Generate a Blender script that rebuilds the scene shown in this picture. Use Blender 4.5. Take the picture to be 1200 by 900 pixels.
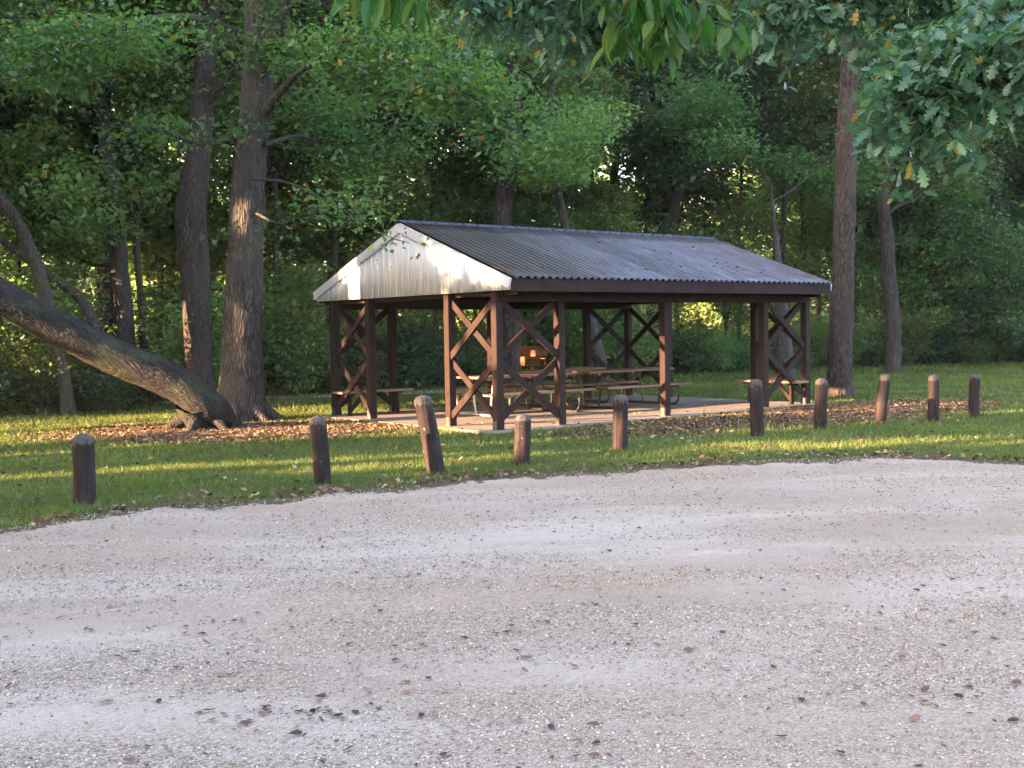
import bpy, math, random
import numpy as np
from mathutils import Vector, Matrix
R = math.radians
PI = math.pi
C = bpy.context.scene.collection
scene = bpy.context.scene
for o in list(bpy.data.objects): bpy.data.objects.remove(o)

# ------------------------------------------------------------------ camera, sky, sun, exposure
F, PITCH, ROLL, H = 1347.9, -0.0463, 0.0173, 1.6325
cam_d = bpy.data.cameras.new('camera'); cam = bpy.data.objects.new('camera', cam_d); C.objects.link(cam)
cam_d.sensor_width = 36; cam_d.lens = F / 1200 * 36; cam_d.clip_end = 1500
cam.matrix_world = (Matrix.Translation((0, 0, H)) @ Matrix.Rotation(PI / 2 + PITCH, 4, 'X') @ Matrix.Rotation(-ROLL, 4, 'Z'))
scene.camera = cam
SUN_B, SUN_E = R(-112), R(10.5)
sdir = np.array([math.sin(SUN_B) * math.cos(SUN_E), math.cos(SUN_B) * math.cos(SUN_E), math.sin(SUN_E)])
w = bpy.data.worlds.new('World'); scene.world = w; w.use_nodes = True
nt = w.node_tree; nt.nodes.clear()
sky = nt.nodes.new('ShaderNodeTexSky'); sky.sky_type = 'NISHITA'; sky.sun_disc = False
sky.dust_density = 4.0; sky.ozone_density = 1.0; sky.sun_elevation = SUN_E; sky.sun_rotation = SUN_B
bg = nt.nodes.new('ShaderNodeBackground'); bg.inputs[1].default_value = 0.15
wo = nt.nodes.new('ShaderNodeOutputWorld')
nt.links.new(sky.outputs[0], bg.inputs[0]); nt.links.new(bg.outputs[0], wo.inputs[0])
sl = bpy.data.lights.new('sun', 'SUN'); sl.energy = 4.2; sl.angle = R(0.5); sl.color = (1, .64, .34)
so = bpy.data.objects.new('sun', sl); C.objects.link(so)
so.rotation_euler = Vector(-sdir).to_track_quat('-Z', 'Y').to_euler()
vs = scene.view_settings; vs.view_transform = 'Standard'; vs.look = 'None'; vs.exposure = 3.95; vs.gamma = 1
vs.use_white_balance = True; vs.white_balance_temperature = 6850; vs.white_balance_tint = 17
scene.render.engine = 'CYCLES'
scene.cycles.max_bounces = 10; scene.cycles.diffuse_bounces = 7; scene.cycles.transmission_bounces = 8; scene.cycles.transparent_max_bounces = 8

# ------------------------------------------------------------------ helpers
def ray(px, py):
    X, Y = px - 600, 450 - py
    c, s = math.cos(ROLL), math.sin(ROLL); X, Y = X * c + Y * s, -X * s + Y * c
    return np.array([X, F * math.cos(PITCH) - Y * math.sin(PITCH), F * math.sin(PITCH) + Y * math.cos(PITCH)]) / F
def at(px, py, y):
    d = ray(px, py); return d * (y / d[1]) + np.array([0, 0, H])
def gnd(px, py, z=0.0):
    d = ray(px, py); t = (z - H) / d[2]; return d * t + np.array([0, 0, H])

def tag(o, label=None, cat=None, group=None, kind=None):
    if label: o['label'] = label
    if cat: o['category'] = cat
    if group: o['group'] = group
    if kind: o['kind'] = kind
    return o
def empty(name, loc, label, cat, group=None, rz=0):
    o = bpy.data.objects.new(name, None); C.objects.link(o); o.location = loc; o.rotation_euler = (0, 0, rz)
    o.empty_display_size = .2
    return tag(o, label, cat, group)
def mesh_np(name, V, faces, mat, parent=None, rnd=None, smooth=False, loc=None):
    """V (n,3); faces: list of (m,k) arrays."""
    me = bpy.data.meshes.new(name)
    V = np.asarray(V, dtype=np.float32)
    faces = [np.asarray(f, dtype=np.int32) for f in faces if len(f)]
    nl = sum(f.size for f in faces); nf = sum(len(f) for f in faces)
    me.vertices.add(len(V)); me.vertices.foreach_set('co', V.ravel())
    me.loops.add(nl); me.loops.foreach_set('vertex_index', np.concatenate([f.ravel() for f in faces]))
    me.polygons.add(nf)
    tot = np.concatenate([np.full(len(f), f.shape[1], np.int32) for f in faces])
    st = np.concatenate([[0], np.cumsum(tot)[:-1]]).astype(np.int32)
    me.polygons.foreach_set('loop_start', st)
    if smooth: me.polygons.foreach_set('use_smooth', np.ones(nf, bool))
    if rnd is not None:
        a = me.attributes.new('rnd', 'FLOAT', 'POINT'); a.data.foreach_set('value', np.asarray(rnd, np.float32))
    me.update(calc_edges=True); me.validate()
    me.materials.append(mat)
    o = bpy.data.objects.new(name, me); C.objects.link(o)
    if parent is not None: o.parent = parent
    if loc is not None: o.location = loc
    return o
class MB:
    def __init__(s): s.v = []; s.f = []; s.n = 0
    def add(s, v, f):
        v = [tuple(map(float, p)) for p in v]
        s.v += v; s.f += [tuple(i + s.n for i in q) for q in f]; s.n += len(v)
    def box(s, c, size, M=None, bev=0):
        x, y, z = [d / 2 for d in size]
        if bev:
            b = bev; P = []
            for sx in (-1, 1):
                for sy in (-1, 1):
                    for sz in (-1, 1):
                        P += [(sx * (x - b), sy * (y - b), sz * z), (sx * (x - b), sy * y, sz * (z - b)), (sx * x, sy * (y - b), sz * (z - b))]
            import bmesh
            bm = bmesh.new()
            for p in P: bm.verts.new(p)
            bmesh.ops.convex_hull(bm, input=bm.verts)
            bm.verts.index_update()
            vv = [v.co.copy() for v in bm.verts]; ff = [[v.index for v in f.verts] for f in bm.faces]; bm.free()
        else:
            vv = [Vector((a * x, b_ * y, c_ * z)) for a in (-1, 1) for b_ in (-1, 1) for c_ in (-1, 1)]
            ff = [(0, 1, 3, 2), (4, 6, 7, 5), (0, 4, 5, 1), (2, 3, 7, 6), (0, 2, 6, 4), (1, 5, 7, 3)]
        if M is not None: vv = [M @ v for v in vv]
        s.add([v + Vector(c) for v in vv], ff)
    def beam(s, a, b, wd, th, up=(0, 0, 1), bev=0):
        a, b = Vector(a), Vector(b); d = (b - a); L = d.length; d.normalize()
        u = Vector(up); sd = d.cross(u).normalized(); u = sd.cross(d)
        M = Matrix((d, sd, u)).transposed()
        s.box((a + b) / 2, (L, th, wd), M, bev)
    def tube(s, P, r, seg=8, cap=True):
        V, Fq = tube_np(np.array(P, float), r if hasattr(r, '__len__') else [r] * len(P), seg)
        f = [tuple(q) for q in Fq]
        if cap:
            n = len(V); f.append(tuple(range(seg))[::-1]); f.append(tuple(range(n - seg, n)))
        s.add(V, f)
    def lathe(s, prof, seg=20, c=(0, 0, 0)):
        V = []
        for r, z in prof:
            for k in range(seg):
                a = 2 * PI * k / seg; V.append((c[0] + r * math.cos(a), c[1] + r * math.sin(a), c[2] + z))
        f = [(i * seg + k, i * seg + (k + 1) % seg, (i + 1) * seg + (k + 1) % seg, (i + 1) * seg + k) for i in range(len(prof) - 1) for k in range(seg)]
        f.append(tuple(range(seg))[::-1]); f.append(tuple(range(len(V) - seg, len(V))))
        s.add(V, f)
    def build(s, name, mat, parent=None, smooth=False, loc=None):
        me = bpy.data.meshes.new(name); me.from_pydata(s.v, [], s.f); me.update()
        me.materials.append(mat)
        if smooth:
            me.polygons.foreach_set('use_smooth', [len(p.vertices) <= 4 for p in me.polygons])
        o = bpy.data.objects.new(name, me); C.objects.link(o)
        if parent is not None: o.parent = parent
        if loc is not None: o.location = loc
        return o
def tube_np(P, r, seg=8, bump=0, rng=None):
    n = len(P); V = np.zeros((n, seg, 3))
    T = np.gradient(P, axis=0); T /= np.linalg.norm(T, axis=1)[:, None] + 1e-9
    u = np.cross(T[0], [0.3, 1, 0.1]); u /= np.linalg.norm(u)
    ang = np.arange(seg) * 2 * PI / seg
    for i in range(n):
        u = u - T[i] * (u @ T[i]); u /= np.linalg.norm(u); v = np.cross(T[i], u)
        rr = np.full(seg, r[i], float)
        if bump: rr = rr * (1 + bump * rng.normal(size=seg))
        V[i] = P[i] + rr[:, None] * (np.cos(ang)[:, None] * u + np.sin(ang)[:, None] * v)
    k = np.arange(seg); k2 = (k + 1) % seg
    Fq = np.concatenate([np.stack([i * seg + k, i * seg + k2, (i + 1) * seg + k2, (i + 1) * seg + k], 1) for i in range(n - 1)])
    return V.reshape(-1, 3), Fq
def smooth_path(P, r, m):
    """Catmull-Rom resample of control points + radii."""
    P = np.array(P, float); r = np.array(r, float); n = len(P)
    A = np.concatenate([P, r[:, None]], 1); A = np.concatenate([[2 * A[0] - A[1]], A, [2 * A[-1] - A[-2]]])
    out = []
    for i in range(n - 1):
        p0, p1, p2, p3 = A[i:i + 4]
        for t in np.linspace(0, 1, m, endpoint=False):
            out.append(.5 * ((2 * p1) + (-p0 + p2) * t + (2 * p0 - 5 * p1 + 4 * p2 - p3) * t * t + (-p0 + 3 * p1 - 3 * p2 + p3) * t ** 3))
    out.append(A[-2]); out = np.array(out)
    return out[:, :3], np.maximum(out[:, 3], .004)

# ------------------------------------------------------------------ materials
def new_mat(name):
    m = bpy.data.materials.new(name); m.use_nodes = True; n = m.node_tree; n.nodes.clear()
    out = n.nodes.new('ShaderNodeOutputMaterial'); return m, n, out
def nd(n, t, **kw):
    o = n.nodes.new(t)
    for k, v in kw.items():
        if k.startswith('i_'):
            o.inputs[int(k[2:])].default_value = v
        else: setattr(o, k, v)
    return o
def noise(n, scale, detail=4, rough=.55, stretch=None, co='Object', dist=0):
    tc = nd(n, 'ShaderNodeTexCoord'); src = tc.outputs[co]
    if stretch:
        mp = nd(n, 'ShaderNodeMapping'); mp.inputs['Scale'].default_value = stretch; n.links.new(src, mp.inputs[0]); src = mp.outputs[0]
    t = nd(n, 'ShaderNodeTexNoise'); t.inputs['Scale'].default_value = scale; t.inputs['Detail'].default_value = detail
    t.inputs['Roughness'].default_value = rough; t.inputs['Distortion'].default_value = dist
    n.links.new(src, t.inputs['Vector']); return t.outputs[0]
def ramp(n, fac, stops):
    r = nd(n, 'ShaderNodeValToRGB'); e = r.color_ramp.elements
    while len(e) < len(stops): e.new(0.5)
    for i, (p, c) in enumerate(stops): e[i].position = p; e[i].color = (*c, 1)
    n.links.new(fac, r.inputs[0]); return r.outputs[0]
def mixc(n, fac, a, b, mode='MIX'):
    m = nd(n, 'ShaderNodeMix', data_type='RGBA', blend_type=mode)
    for s, v in ((0, fac), (6, a), (7, b)):
        if isinstance(v, (int, float)): m.inputs[s].default_value = v
        elif isinstance(v, tuple): m.inputs[s].default_value = (*v, 1)
        else: n.links.new(v, m.inputs[s])
    return m.outputs[2]
def pbr(n, out, col, rough=.8, metal=0, bump=None, bstr=.3, bdist=.02, spec=.5):
    p = nd(n, 'ShaderNodeBsdfPrincipled')
    if isinstance(col, tuple): p.inputs['Base Color'].default_value = (*col, 1)
    else: n.links.new(col, p.inputs['Base Color'])
    if isinstance(rough, (int, float)): p.inputs['Roughness'].default_value = rough
    else: n.links.new(rough, p.inputs['Roughness'])
    p.inputs['Metallic'].default_value = metal; p.inputs['Specular IOR Level'].default_value = spec
    if bump is not None:
        b = nd(n, 'ShaderNodeBump'); b.inputs['Strength'].default_value = bstr; b.inputs['Distance'].default_value = bdist
        n.links.new(bump, b.inputs['Height']); n.links.new(b.outputs[0], p.inputs['Normal'])
    n.links.new(p.outputs[0], out.inputs[0]); return p
def mat_simple(name, stops, scale=4, rough=.8, stretch=None, metal=0, bstr=.2, bdist=.01, detail=5, co='Object', spec=.4):
    m, n, out = new_mat(name); t = noise(n, scale, detail, .6, stretch, co)
    pbr(n, out, ramp(n, t, stops), rough, metal, t, bstr, bdist, spec); return m
def mat_leaf(name, stops, trans=.45, rough=.42, objvar=.34, spec=.5):
    m, n, out = new_mat(name)
    at_ = nd(n, 'ShaderNodeAttribute', attribute_name='rnd')
    c = ramp(n, at_.outputs['Fac'], stops)
    oi = nd(n, 'ShaderNodeObjectInfo')
    hs = nd(n, 'ShaderNodeHueSaturation')
    mr = nd(n, 'ShaderNodeMapRange'); mr.inputs['To Min'].default_value = .5 - .04; mr.inputs['To Max'].default_value = .5 + .045
    n.links.new(oi.outputs['Random'], mr.inputs[0]); n.links.new(mr.outputs[0], hs.inputs['Hue'])
    mr2 = nd(n, 'ShaderNodeMapRange'); mr2.inputs['To Min'].default_value = 1 - objvar; mr2.inputs['To Max'].default_value = 1 + objvar
    mm = nd(n, 'ShaderNodeMath', operation='FRACT'); m3 = nd(n, 'ShaderNodeMath', operation='MULTIPLY'); m3.inputs[1].default_value = 7.31
    n.links.new(oi.outputs['Random'], m3.inputs[0]); n.links.new(m3.outputs[0], mm.inputs[0]); n.links.new(mm.outputs[0], mr2.inputs[0])
    n.links.new(mr2.outputs[0], hs.inputs['Value']); n.links.new(c, hs.inputs['Color'])
    p = nd(n, 'ShaderNodeBsdfPrincipled'); p.inputs['Roughness'].default_value = rough; p.inputs['Specular IOR Level'].default_value = spec
    n.links.new(hs.outputs[0], p.inputs['Base Color'])
    t = nd(n, 'ShaderNodeBsdfTranslucent')
    tcol = mixc(n, 1.0, hs.outputs[0], (1.7, 1.75, .8), 'MULTIPLY'); n.links.new(tcol, t.inputs[0])
    mx = nd(n, 'ShaderNodeMixShader'); mx.inputs[0].default_value = trans
    n.links.new(p.outputs[0], mx.inputs[1]); n.links.new(t.outputs[0], mx.inputs[2]); n.links.new(mx.outputs[0], out.inputs[0])
    return m
def mat_bark(name, dark, light, scale=9, bd=.05, moss=0.0, tilt=0.0):
    m, n, out = new_mat(name)
    tc = nd(n, 'ShaderNodeTexCoord'); mr_ = nd(n, 'ShaderNodeMapping'); mr_.inputs['Rotation'].default_value = (0, tilt, 0); n.links.new(tc.outputs['Object'], mr_.inputs[0])
    mq = nd(n, 'ShaderNodeMapping'); mq.inputs['Scale'].default_value = (1, 1, .22); n.links.new(mr_.outputs[0], mq.inputs[0]); tt_ = nd(n, 'ShaderNodeTexNoise'); tt_.inputs['Scale'].default_value = scale; tt_.inputs['Detail'].default_value = 6; tt_.inputs['Roughness'].default_value = .65; n.links.new(mq.outputs[0], tt_.inputs['Vector']); t = tt_.outputs[0]
    mp = nd(n, 'ShaderNodeMapping'); mp.inputs['Scale'].default_value = (1, 1, .2)
    v = nd(n, 'ShaderNodeTexVoronoi', feature='DISTANCE_TO_EDGE'); v.inputs['Scale'].default_value = scale * 1.9
    wn = nd(n, 'ShaderNodeVectorMath', operation='MULTIPLY_ADD'); wn.inputs[1].default_value = (.25, .25, .25)
    tn = nd(n, 'ShaderNodeTexNoise'); tn.inputs['Scale'].default_value = 3
    n.links.new(mr_.outputs[0], mp.inputs[0]); n.links.new(mp.outputs[0], tn.inputs[0])
    n.links.new(tn.outputs[1], wn.inputs[0]); n.links.new(mp.outputs[0], wn.inputs[2]); n.links.new(wn.outputs[0], v.inputs['Vector'])
    ml = nd(n, 'ShaderNodeMath', operation='MULTIPLY'); ml.inputs[1].default_value = 1.6; n.links.new(v.outputs['Distance'], ml.inputs[0])
    ad = nd(n, 'ShaderNodeMath', operation='ADD'); n.links.new(ml.outputs[0], ad.inputs[0]); n.links.new(t, ad.inputs[1])
    mid = tuple((a + b) / 2 for a, b in zip(dark, light))
    col = ramp(n, ad.outputs[0], [(.38, dark), (.7, mid), (1.0, light)])
    big = noise(n, .9, 3)
    col = mixc(n, ramp(n, big, [(.4, (0, 0, 0)), (.62, (.55, .55, .55))]), col, tuple(x * 1.35 for x in mid))
    if moss:
        g = noise(n, 2.2, 4, .6)
        col = mixc(n, ramp(n, g, [(.5, (0, 0, 0)), (.68, (moss,) * 3)]), col, (.05, .065, .03))
    pbr(n, out, col, .92, 0, ad.outputs[0], .9, bd, .2); return m

GREEN = [(0, (.034, .068, .032)), (.35, (.052, .105, .042)), (.7, (.08, .15, .052)), (.93, (.13, .20, .06)), (.97, (.20, .13, .03)), (1, (.24, .09, .03))]
M_leaf = mat_leaf('leaf_green', GREEN, .5)
M_leafdark = mat_leaf('leaf_dark', [(0, (.026, .055, .028)), (.5, (.045, .088, .040)), (1, (.075, .13, .055))], .42)
M_leaflight = mat_leaf('leaf_light', [(0, (.06, .115, .05)), (.5, (.105, .18, .07)), (.93, (.18, .26, .09)), (.96, (.25, .17, .04)), (1, (.28, .11, .03))], .5)
M_leafoak = mat_leaf('leaf_oak', [(0, (.024, .08, .042)), (.45, (.045, .12, .062)), (.8, (.07, .155, .075)), (.92, (.10, .19, .08)), (.96, (.22, .16, .04)), (1, (.26, .14, .04))], .35, .38, 0, .5)
M_leafyel = mat_leaf('leaf_yellow_green', [(0, (.022, .075, .014)), (.6, (.04, .115, .02)), (1, (.10, .13, .03))], .55, .45, 0)
M_bark = mat_bark('bark_grey_brown', (.014, .012, .011), (.074, .067, .066))
M_barkdark = mat_bark('bark_dark', (.012, .010, .010), (.07, .056, .054), 10, .05)
M_barkmoss = mat_bark('bark_mossy', (.006, .006, .007), (.036, .033, .034), 11, .03, .45, R(57))
M_barksmall = mat_bark('bark_small', (.018, .015, .013), (.09, .075, .065), 16, .02)
M_twig = mat_simple('twig_bark', [(.3, (.03, .022, .016)), (.7, (.10, .075, .055))], 12)
M_litter = mat_leaf('leaf_fallen', [(0, (.035, .02, .017)), (.35, (.08, .042, .033)), (.7, (.145, .085, .06)), (.9, (.24, .16, .11)), (1, (.36, .29, .2))], .15, .7, 0, .3)
M_litterdark = mat_leaf('leaf_fallen_dark', [(0, (.035, .026, .024)), (.4, (.08, .052, .044)), (.8, (.15, .095, .075)), (1, (.26, .17, .12))], .1, .7, 0, .3)
M_grass = mat_leaf('grass_blade', [(0, (.05, .072, .02)), (.5, (.095, .125, .03)), (.85, (.145, .165, .05)), (1, (.19, .165, .08))], .4, .6, 0, .25)

# ------------------------------------------------------------------ ground
def edge_y(x):
    xs = [-60, -14, -8, -5.6, -4.4, -4.03, -3.36, -2.57, -1.8, -.94, 0, .98, 2.01, 3.13, 4.25, 5.19, 5.9, 8, 14, 60]
    ys = [4, 6.6, 8.6, 9.3, 9.8, 10.6, 11.1, 11.4, 11.9, 12.4, 13.0, 13.35, 13.65, 14.05, 14.25, 14.0, 13.4, 12.6, 11.5, 6]
    return np.interp(x, xs, ys)
rg = np.random.default_rng(5)
def fbm(x, seed, base=.8, octv=6):
    r = np.random.default_rng(seed); y = 0
    for k in range(octv):
        fr = base * 2 ** k; y = y + np.sin(x * fr * 2 * PI + r.uniform(0, 6.3) + 1.7 * np.sin(x * fr * 1.37 + r.uniform(0, 6))) / 2 ** (k * .75)
    return y
def terrain(x, y):
    # flat picnic ground, forest floor swelling very gently behind
    e = np.interp(x, [-30, -10.4, -5, 0, 7, 13, 30], [22, 23.4, 31, 34, 39, 43, 46])
    d = np.clip(y - e - 2, 0, None)
    return .05 * d * np.clip(d / 20, 0, 1)
gx = np.concatenate([np.linspace(-400, -42, 12), np.linspace(-40, 40, 81), np.linspace(42, 400, 12)])
gy = np.concatenate([np.linspace(-300, -22, 10), np.linspace(-20, 100, 121), np.linspace(104, 600, 14)])
GX, GY = np.meshgrid(gx, gy, indexing='ij')
GZ = terrain(GX, np.minimum(GY, 130))
V = np.stack([GX, GY, GZ], -1).reshape(-1, 3)
a, b = len(gx), len(gy); ii, jj = np.meshgrid(np.arange(a - 1), np.arange(b - 1), indexing='ij'); q = (ii * b + jj).ravel()
# ground material: grass soil, forest floor beyond the lawn
m, n, out = new_mat('ground_soil_grass')
g1 = noise(n, 1.1, 5, .6); g2 = noise(n, 26, 5, .7)
gc = ramp(n, g2, [(.3, (.022, .034, .010)), (.55, (.05, .075, .018)), (.75, (.085, .105, .03))])
br = ramp(n, g2, [(.3, (.035, .024, .017)), (.6, (.085, .058, .04)), (.8, (.15, .11, .08))])
col = mixc(n, ramp(n, g1, [(.48, (0, 0, 0)), (.68, (.6, .6, .6))]), gc, br)
pbr(n, out, col, .95, 0, g2, .6, .03, .1)
M_ground = m
g = mesh_np('ground', V, [np.stack([q, q + b, q + b + 1, q + 1], 1)], M_ground, smooth=True); tag(g, kind='structure')
# gravel sheet
xs = np.concatenate([np.linspace(-60, -12, 60, endpoint=False), np.linspace(-12, 12, 1400), np.linspace(12.03, 60, 60)])
ye = edge_y(xs) + .13 * fbm(xs, 3, .5, 7)
rows = np.array([-60., -30, -5, 2, 6, 1000, 1001, 1002, 1003])
Yr = np.where(rows[None, :] > 900, ye[:, None] - np.interp(rows, [1000, 1001, 1002, 1003], [1.1, .55, .22, 0])[None, :], np.minimum(rows[None, :], ye[:, None] - 1.3))
V = np.stack([np.repeat(xs, len(rows)), Yr.ravel(), np.full(len(xs) * len(rows), .004)], 1)
grnd = np.tile(np.interp(rows, [999, 1000, 1001, 1002, 1003], [0, 0, .35, .68, .95]), len(xs))
k = len(rows); ii, jj = np.meshgrid(np.arange(len(xs) - 1), np.arange(k - 1), indexing='ij'); q = (ii * k + jj).ravel()
m, n, out = new_mat('gravel')
tc = nd(n, 'ShaderNodeTexCoord')
v1 = nd(n, 'ShaderNodeTexVoronoi'); v1.inputs['Scale'].default_value = 100; n.links.new(tc.outputs['Object'], v1.inputs['Vector'])
v2 = nd(n, 'ShaderNodeTexVoronoi'); v2.inputs['Scale'].default_value = 34; n.links.new(tc.outputs['Object'], v2.inputs['Vector'])
sep = nd(n, 'ShaderNodeSeparateColor'); n.links.new(v1.outputs['Color'], sep.inputs[0])
stone = ramp(n, sep.outputs[0], [(0, (.15, .115, .095)), (.25, (.28, .225, .19)), (.6, (.385, .315, .268)), (.9, (.48, .41, .36)), (1, (.58, .52, .47))])
dust = ramp(n, noise(n, 40, 5, .7), [(.3, (.41, .35, .32)), (.7, (.51, .45, .42))])
pt = noise(n, .55, 6, .62, (.55, 1.5, 1), dist=.6)
colr = mixc(n, ramp(n, pt, [(.44, (0, 0, 0)), (.60, (.85, .85, .85))]), stone, dust)
pt2 = noise(n, .35, 5, .6, (.6, 1.8, 1), dist=.8)
colr = mixc(n, ramp(n, pt2, [(.42, (0, 0, 0)), (.60, (.6, .6, .6))]), colr, (.33, .25, .20))
dk = noise(n, 9, 6, .75)
colr = mixc(n, ramp(n, dk, [(.6, (0, 0, 0)), (.74, (.55, .55, .55))]), colr, (.2, .155, .13))
ml = nd(n, 'ShaderNodeMath', operation='ADD'); n.links.new(v1.outputs['Distance'], ml.inputs[0]); n.links.new(dk, ml.inputs[1])
pbr(n, out, colr, .95, 0, ml.outputs[0], .9, .016, .15)
M_gravel = m
ea = nd(n, 'ShaderNodeAttribute', attribute_name='rnd'); em = nd(n, 'ShaderNodeMath', operation='ADD'); n.links.new(ea.outputs['Fac'], em.inputs[0]); n.links.new(noise(n, 5, 6, .7), em.inputs[1])
pn = [q_ for q_ in n.nodes if q_.type == 'BSDF_PRINCIPLED'][0]; fc = ramp(n, em.outputs[0], [(.95, (0, 0, 0)), (1.35, (1, 1, 1))]); n.links.new(mixc(n, fc, colr, (.085, .07, .045)), pn.inputs['Base Color'])
gr = mesh_np('gravel_lot', V, [np.stack([q, q + k, q + k + 1, q + 1], 1)], M_gravel, rnd=grnd); tag(gr, kind='structure')

# pavilion frame of reference
X0, Y0, YAW, PL, PW, D1, D2, MID = -.2256, 18.4287, .678, 7.978, 5.11, 1.325, 1.298, 3.856
EF, EG, ZB, ZT, ZR = .52, .10, 2.26, 2.4586, 3.5525
AX = np.array([math.cos(YAW), math.sin(YAW)]); BX = np.array([-math.sin(YAW), math.cos(YAW)])
def pw(a, b, z=0):
    p = np.array([X0, Y0]) + a * AX + b * BX; return np.array([p[0], p[1], z])
def pav_ab(x, y):
    dx, dy = x - X0, y - Y0; return dx * AX[0] + dy * AX[1], dx * BX[0] + dy * BX[1]
# concrete slab
mb = MB()
import bmesh
SL = .04
mb.box((PL / 2, PW / 2 + .02, SL / 2 - .06), (PL + .62, PW + .42, SL + .12), None, .012)
m, n, out = new_mat('concrete_slab'); t = noise(n, 1.3, 6, .65); t2 = noise(n, 40, 4, .7)
cc = mixc(n, .5, ramp(n, t, [(.3, (.13, .11, .10)), (.55, (.22, .19, .17)), (.75, (.30, .265, .235))]), ramp(n, t2, [(.3, (.10, .085, .075)), (.7, (.22, .195, .175))]))
pbr(n, out, cc, .9, 0, t2, .25, .01, .2); M_conc = m
sl_o = mb.build('concrete_slab', M_conc, loc=(X0, Y0, 0)); sl_o.rotation_euler = (0, 0, YAW); tag(sl_o, kind='structure')
# dirt path glimpsed behind the pavilion on the left
mb = MB()
P = [gnd(150, 474), gnd(300, 466), gnd(420, 463), gnd(520, 458), gnd(640, 452)]
for i in range(len(P) - 1):
    A_, B_ = P[i], P[i + 1]; nrm = np.array([-(B_ - A_)[1], (B_ - A_)[0], 0]); nrm /= np.linalg.norm(nrm)
lft = []; rgt = []
Pm, _ = smooth_path([(p[0], p[1], 0) for p in P], [1] * len(P), 12)
T = np.gradient(Pm, axis=0); N_ = np.stack([-T[:, 1], T[:, 0]], 1); N_ /= np.linalg.norm(N_, axis=1)[:, None]
wd = .75 + .12 * np.sin(np.arange(len(Pm)) * 1.3)
vv = []; ff = []
for i, p in enumerate(Pm):
    z = float(terrain(p[0], p[1])) + .006
    vv += [(p[0] + N_[i, 0] * wd[i], p[1] + N_[i, 1] * wd[i], z), (p[0] - N_[i, 0] * wd[i], p[1] - N_[i, 1] * wd[i], z)]
    if i: ff.append((2 * i - 2, 2 * i - 1, 2 * i + 1, 2 * i))
mb.add(vv, ff); M_path = mat_simple('path_dirt', [(.3, (.20, .17, .155)), (.7, (.36, .32, .31))], 18)
tag(mb.build('path', M_path), kind='structure')

# ------------------------------------------------------------------ pavilion
m, n, out = new_mat('brown_stained_wood')
t = noise(n, 6, 6, .6, (1, 1, 1)); tg = noise(n, 30, 5, .7, (1, 1, .15))
col = mixc(n, .45, ramp(n, t, [(.3, (.009, .005, .006)), (.6, (.018, .010, .010)), (.8, (.042, .023, .019))]), ramp(n, tg, [(.3, (.009, .006, .006)), (.75, (.046, .024, .020))]))
pbr(n, out, col, .75, 0, tg, .35, .01, .15); M_wood = m
M_fascia = mat_simple('dark_brown_fascia', [(.3, (.016, .009, .010)), (.7, (.032, .019, .020))], 5, .8, (1, 1, 1), spec=.1)
M_under = mat_simple('dark_rafter_wood', [(.3, (.014, .009, .007)), (.7, (.03, .019, .015))], 6, spec=.1)
# roof metal with algae and rust grime
m, n, out = new_mat('weathered_metal_roof')
t = noise(n, .8, 6, .6, (.5, 1.6, 1)); st = noise(n, 5, 6, .7, (3.2, .35, .35)); tb = noise(n, 30, 4, .6)
col = ramp(n, st, [(.28, (.045, .042, .052)), (.5, (.12, .12, .155)), (.75, (.24, .245, .32))])
tc = nd(n, 'ShaderNodeTexCoord'); sx = nd(n, 'ShaderNodeSeparateXYZ'); n.links.new(tc.outputs['Object'], sx.inputs[0])
# greenish-brown growth spread over the end near the gable
mr = nd(n, 'ShaderNodeMapRange'); mr.inputs['From Min'].default_value = 3.2; mr.inputs['From Max'].default_value = .3; n.links.new(sx.outputs[0], mr.inputs[0])
mm = nd(n, 'ShaderNodeMath', operation='MULTIPLY'); n.links.new(mr.outputs[0], mm.inputs[0]); n.links.new(ramp(n, t, [(.3, (.3, .3, .3)), (.6, (1, 1, 1))]), mm.inputs[1])
col = mixc(n, mm.outputs[0], col, (.050, .042, .022))
mr = nd(n, 'ShaderNodeMapRange'); mr.inputs['From Min'].default_value = 5.4; mr.inputs['From Max'].default_value = 8.2; mr.inputs['To Max'].default_value = .9; n.links.new(sx.outputs[0], mr.inputs[0])
mm = nd(n, 'ShaderNodeMath', operation='MULTIPLY'); n.links.new(mr.outputs[0], mm.inputs[0]); n.links.new(ramp(n, noise(n, 2.5, 6, .7, (1.6, .7, 1)), [(.42, (0, 0, 0)), (.6, (1, 1, 1))]), mm.inputs[1])
col = mixc(n, mm.outputs[0], col, (.10, .052, .042))
fl = nd(n, 'ShaderNodeMath', operation='MULTIPLY'); fl.inputs[1].default_value = 1.18; n.links.new(sx.outputs[0], fl.inputs[0]); f2 = nd(n, 'ShaderNodeMath', operation='FLOOR'); n.links.new(fl.outputs[0], f2.inputs[0])
wn_ = nd(n, 'ShaderNodeTexWhiteNoise', noise_dimensions='1D'); n.links.new(f2.outputs[0], wn_.inputs['W']); col = mixc(n, 1.0, col, ramp(n, wn_.outputs['Value'], [(0, (.72, .70, .70)), (1, (1.1, 1.1, 1.14))]), 'MULTIPLY')
ra = nd(n, 'ShaderNodeAttribute', attribute_name='rnd'); rm_ = nd(n, 'ShaderNodeMath', operation='MULTIPLY'); rm_.inputs[1].default_value = .8; n.links.new(ra.outputs['Fac'], rm_.inputs[0]); col = mixc(n, rm_.outputs[0], col, (.028, .024, .026))  # shade between the ribs put into the colour: valleys darkened for contrast
pbr(n, out, col, .36, .45, tb, .08, .01, .5); M_roof = m
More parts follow.
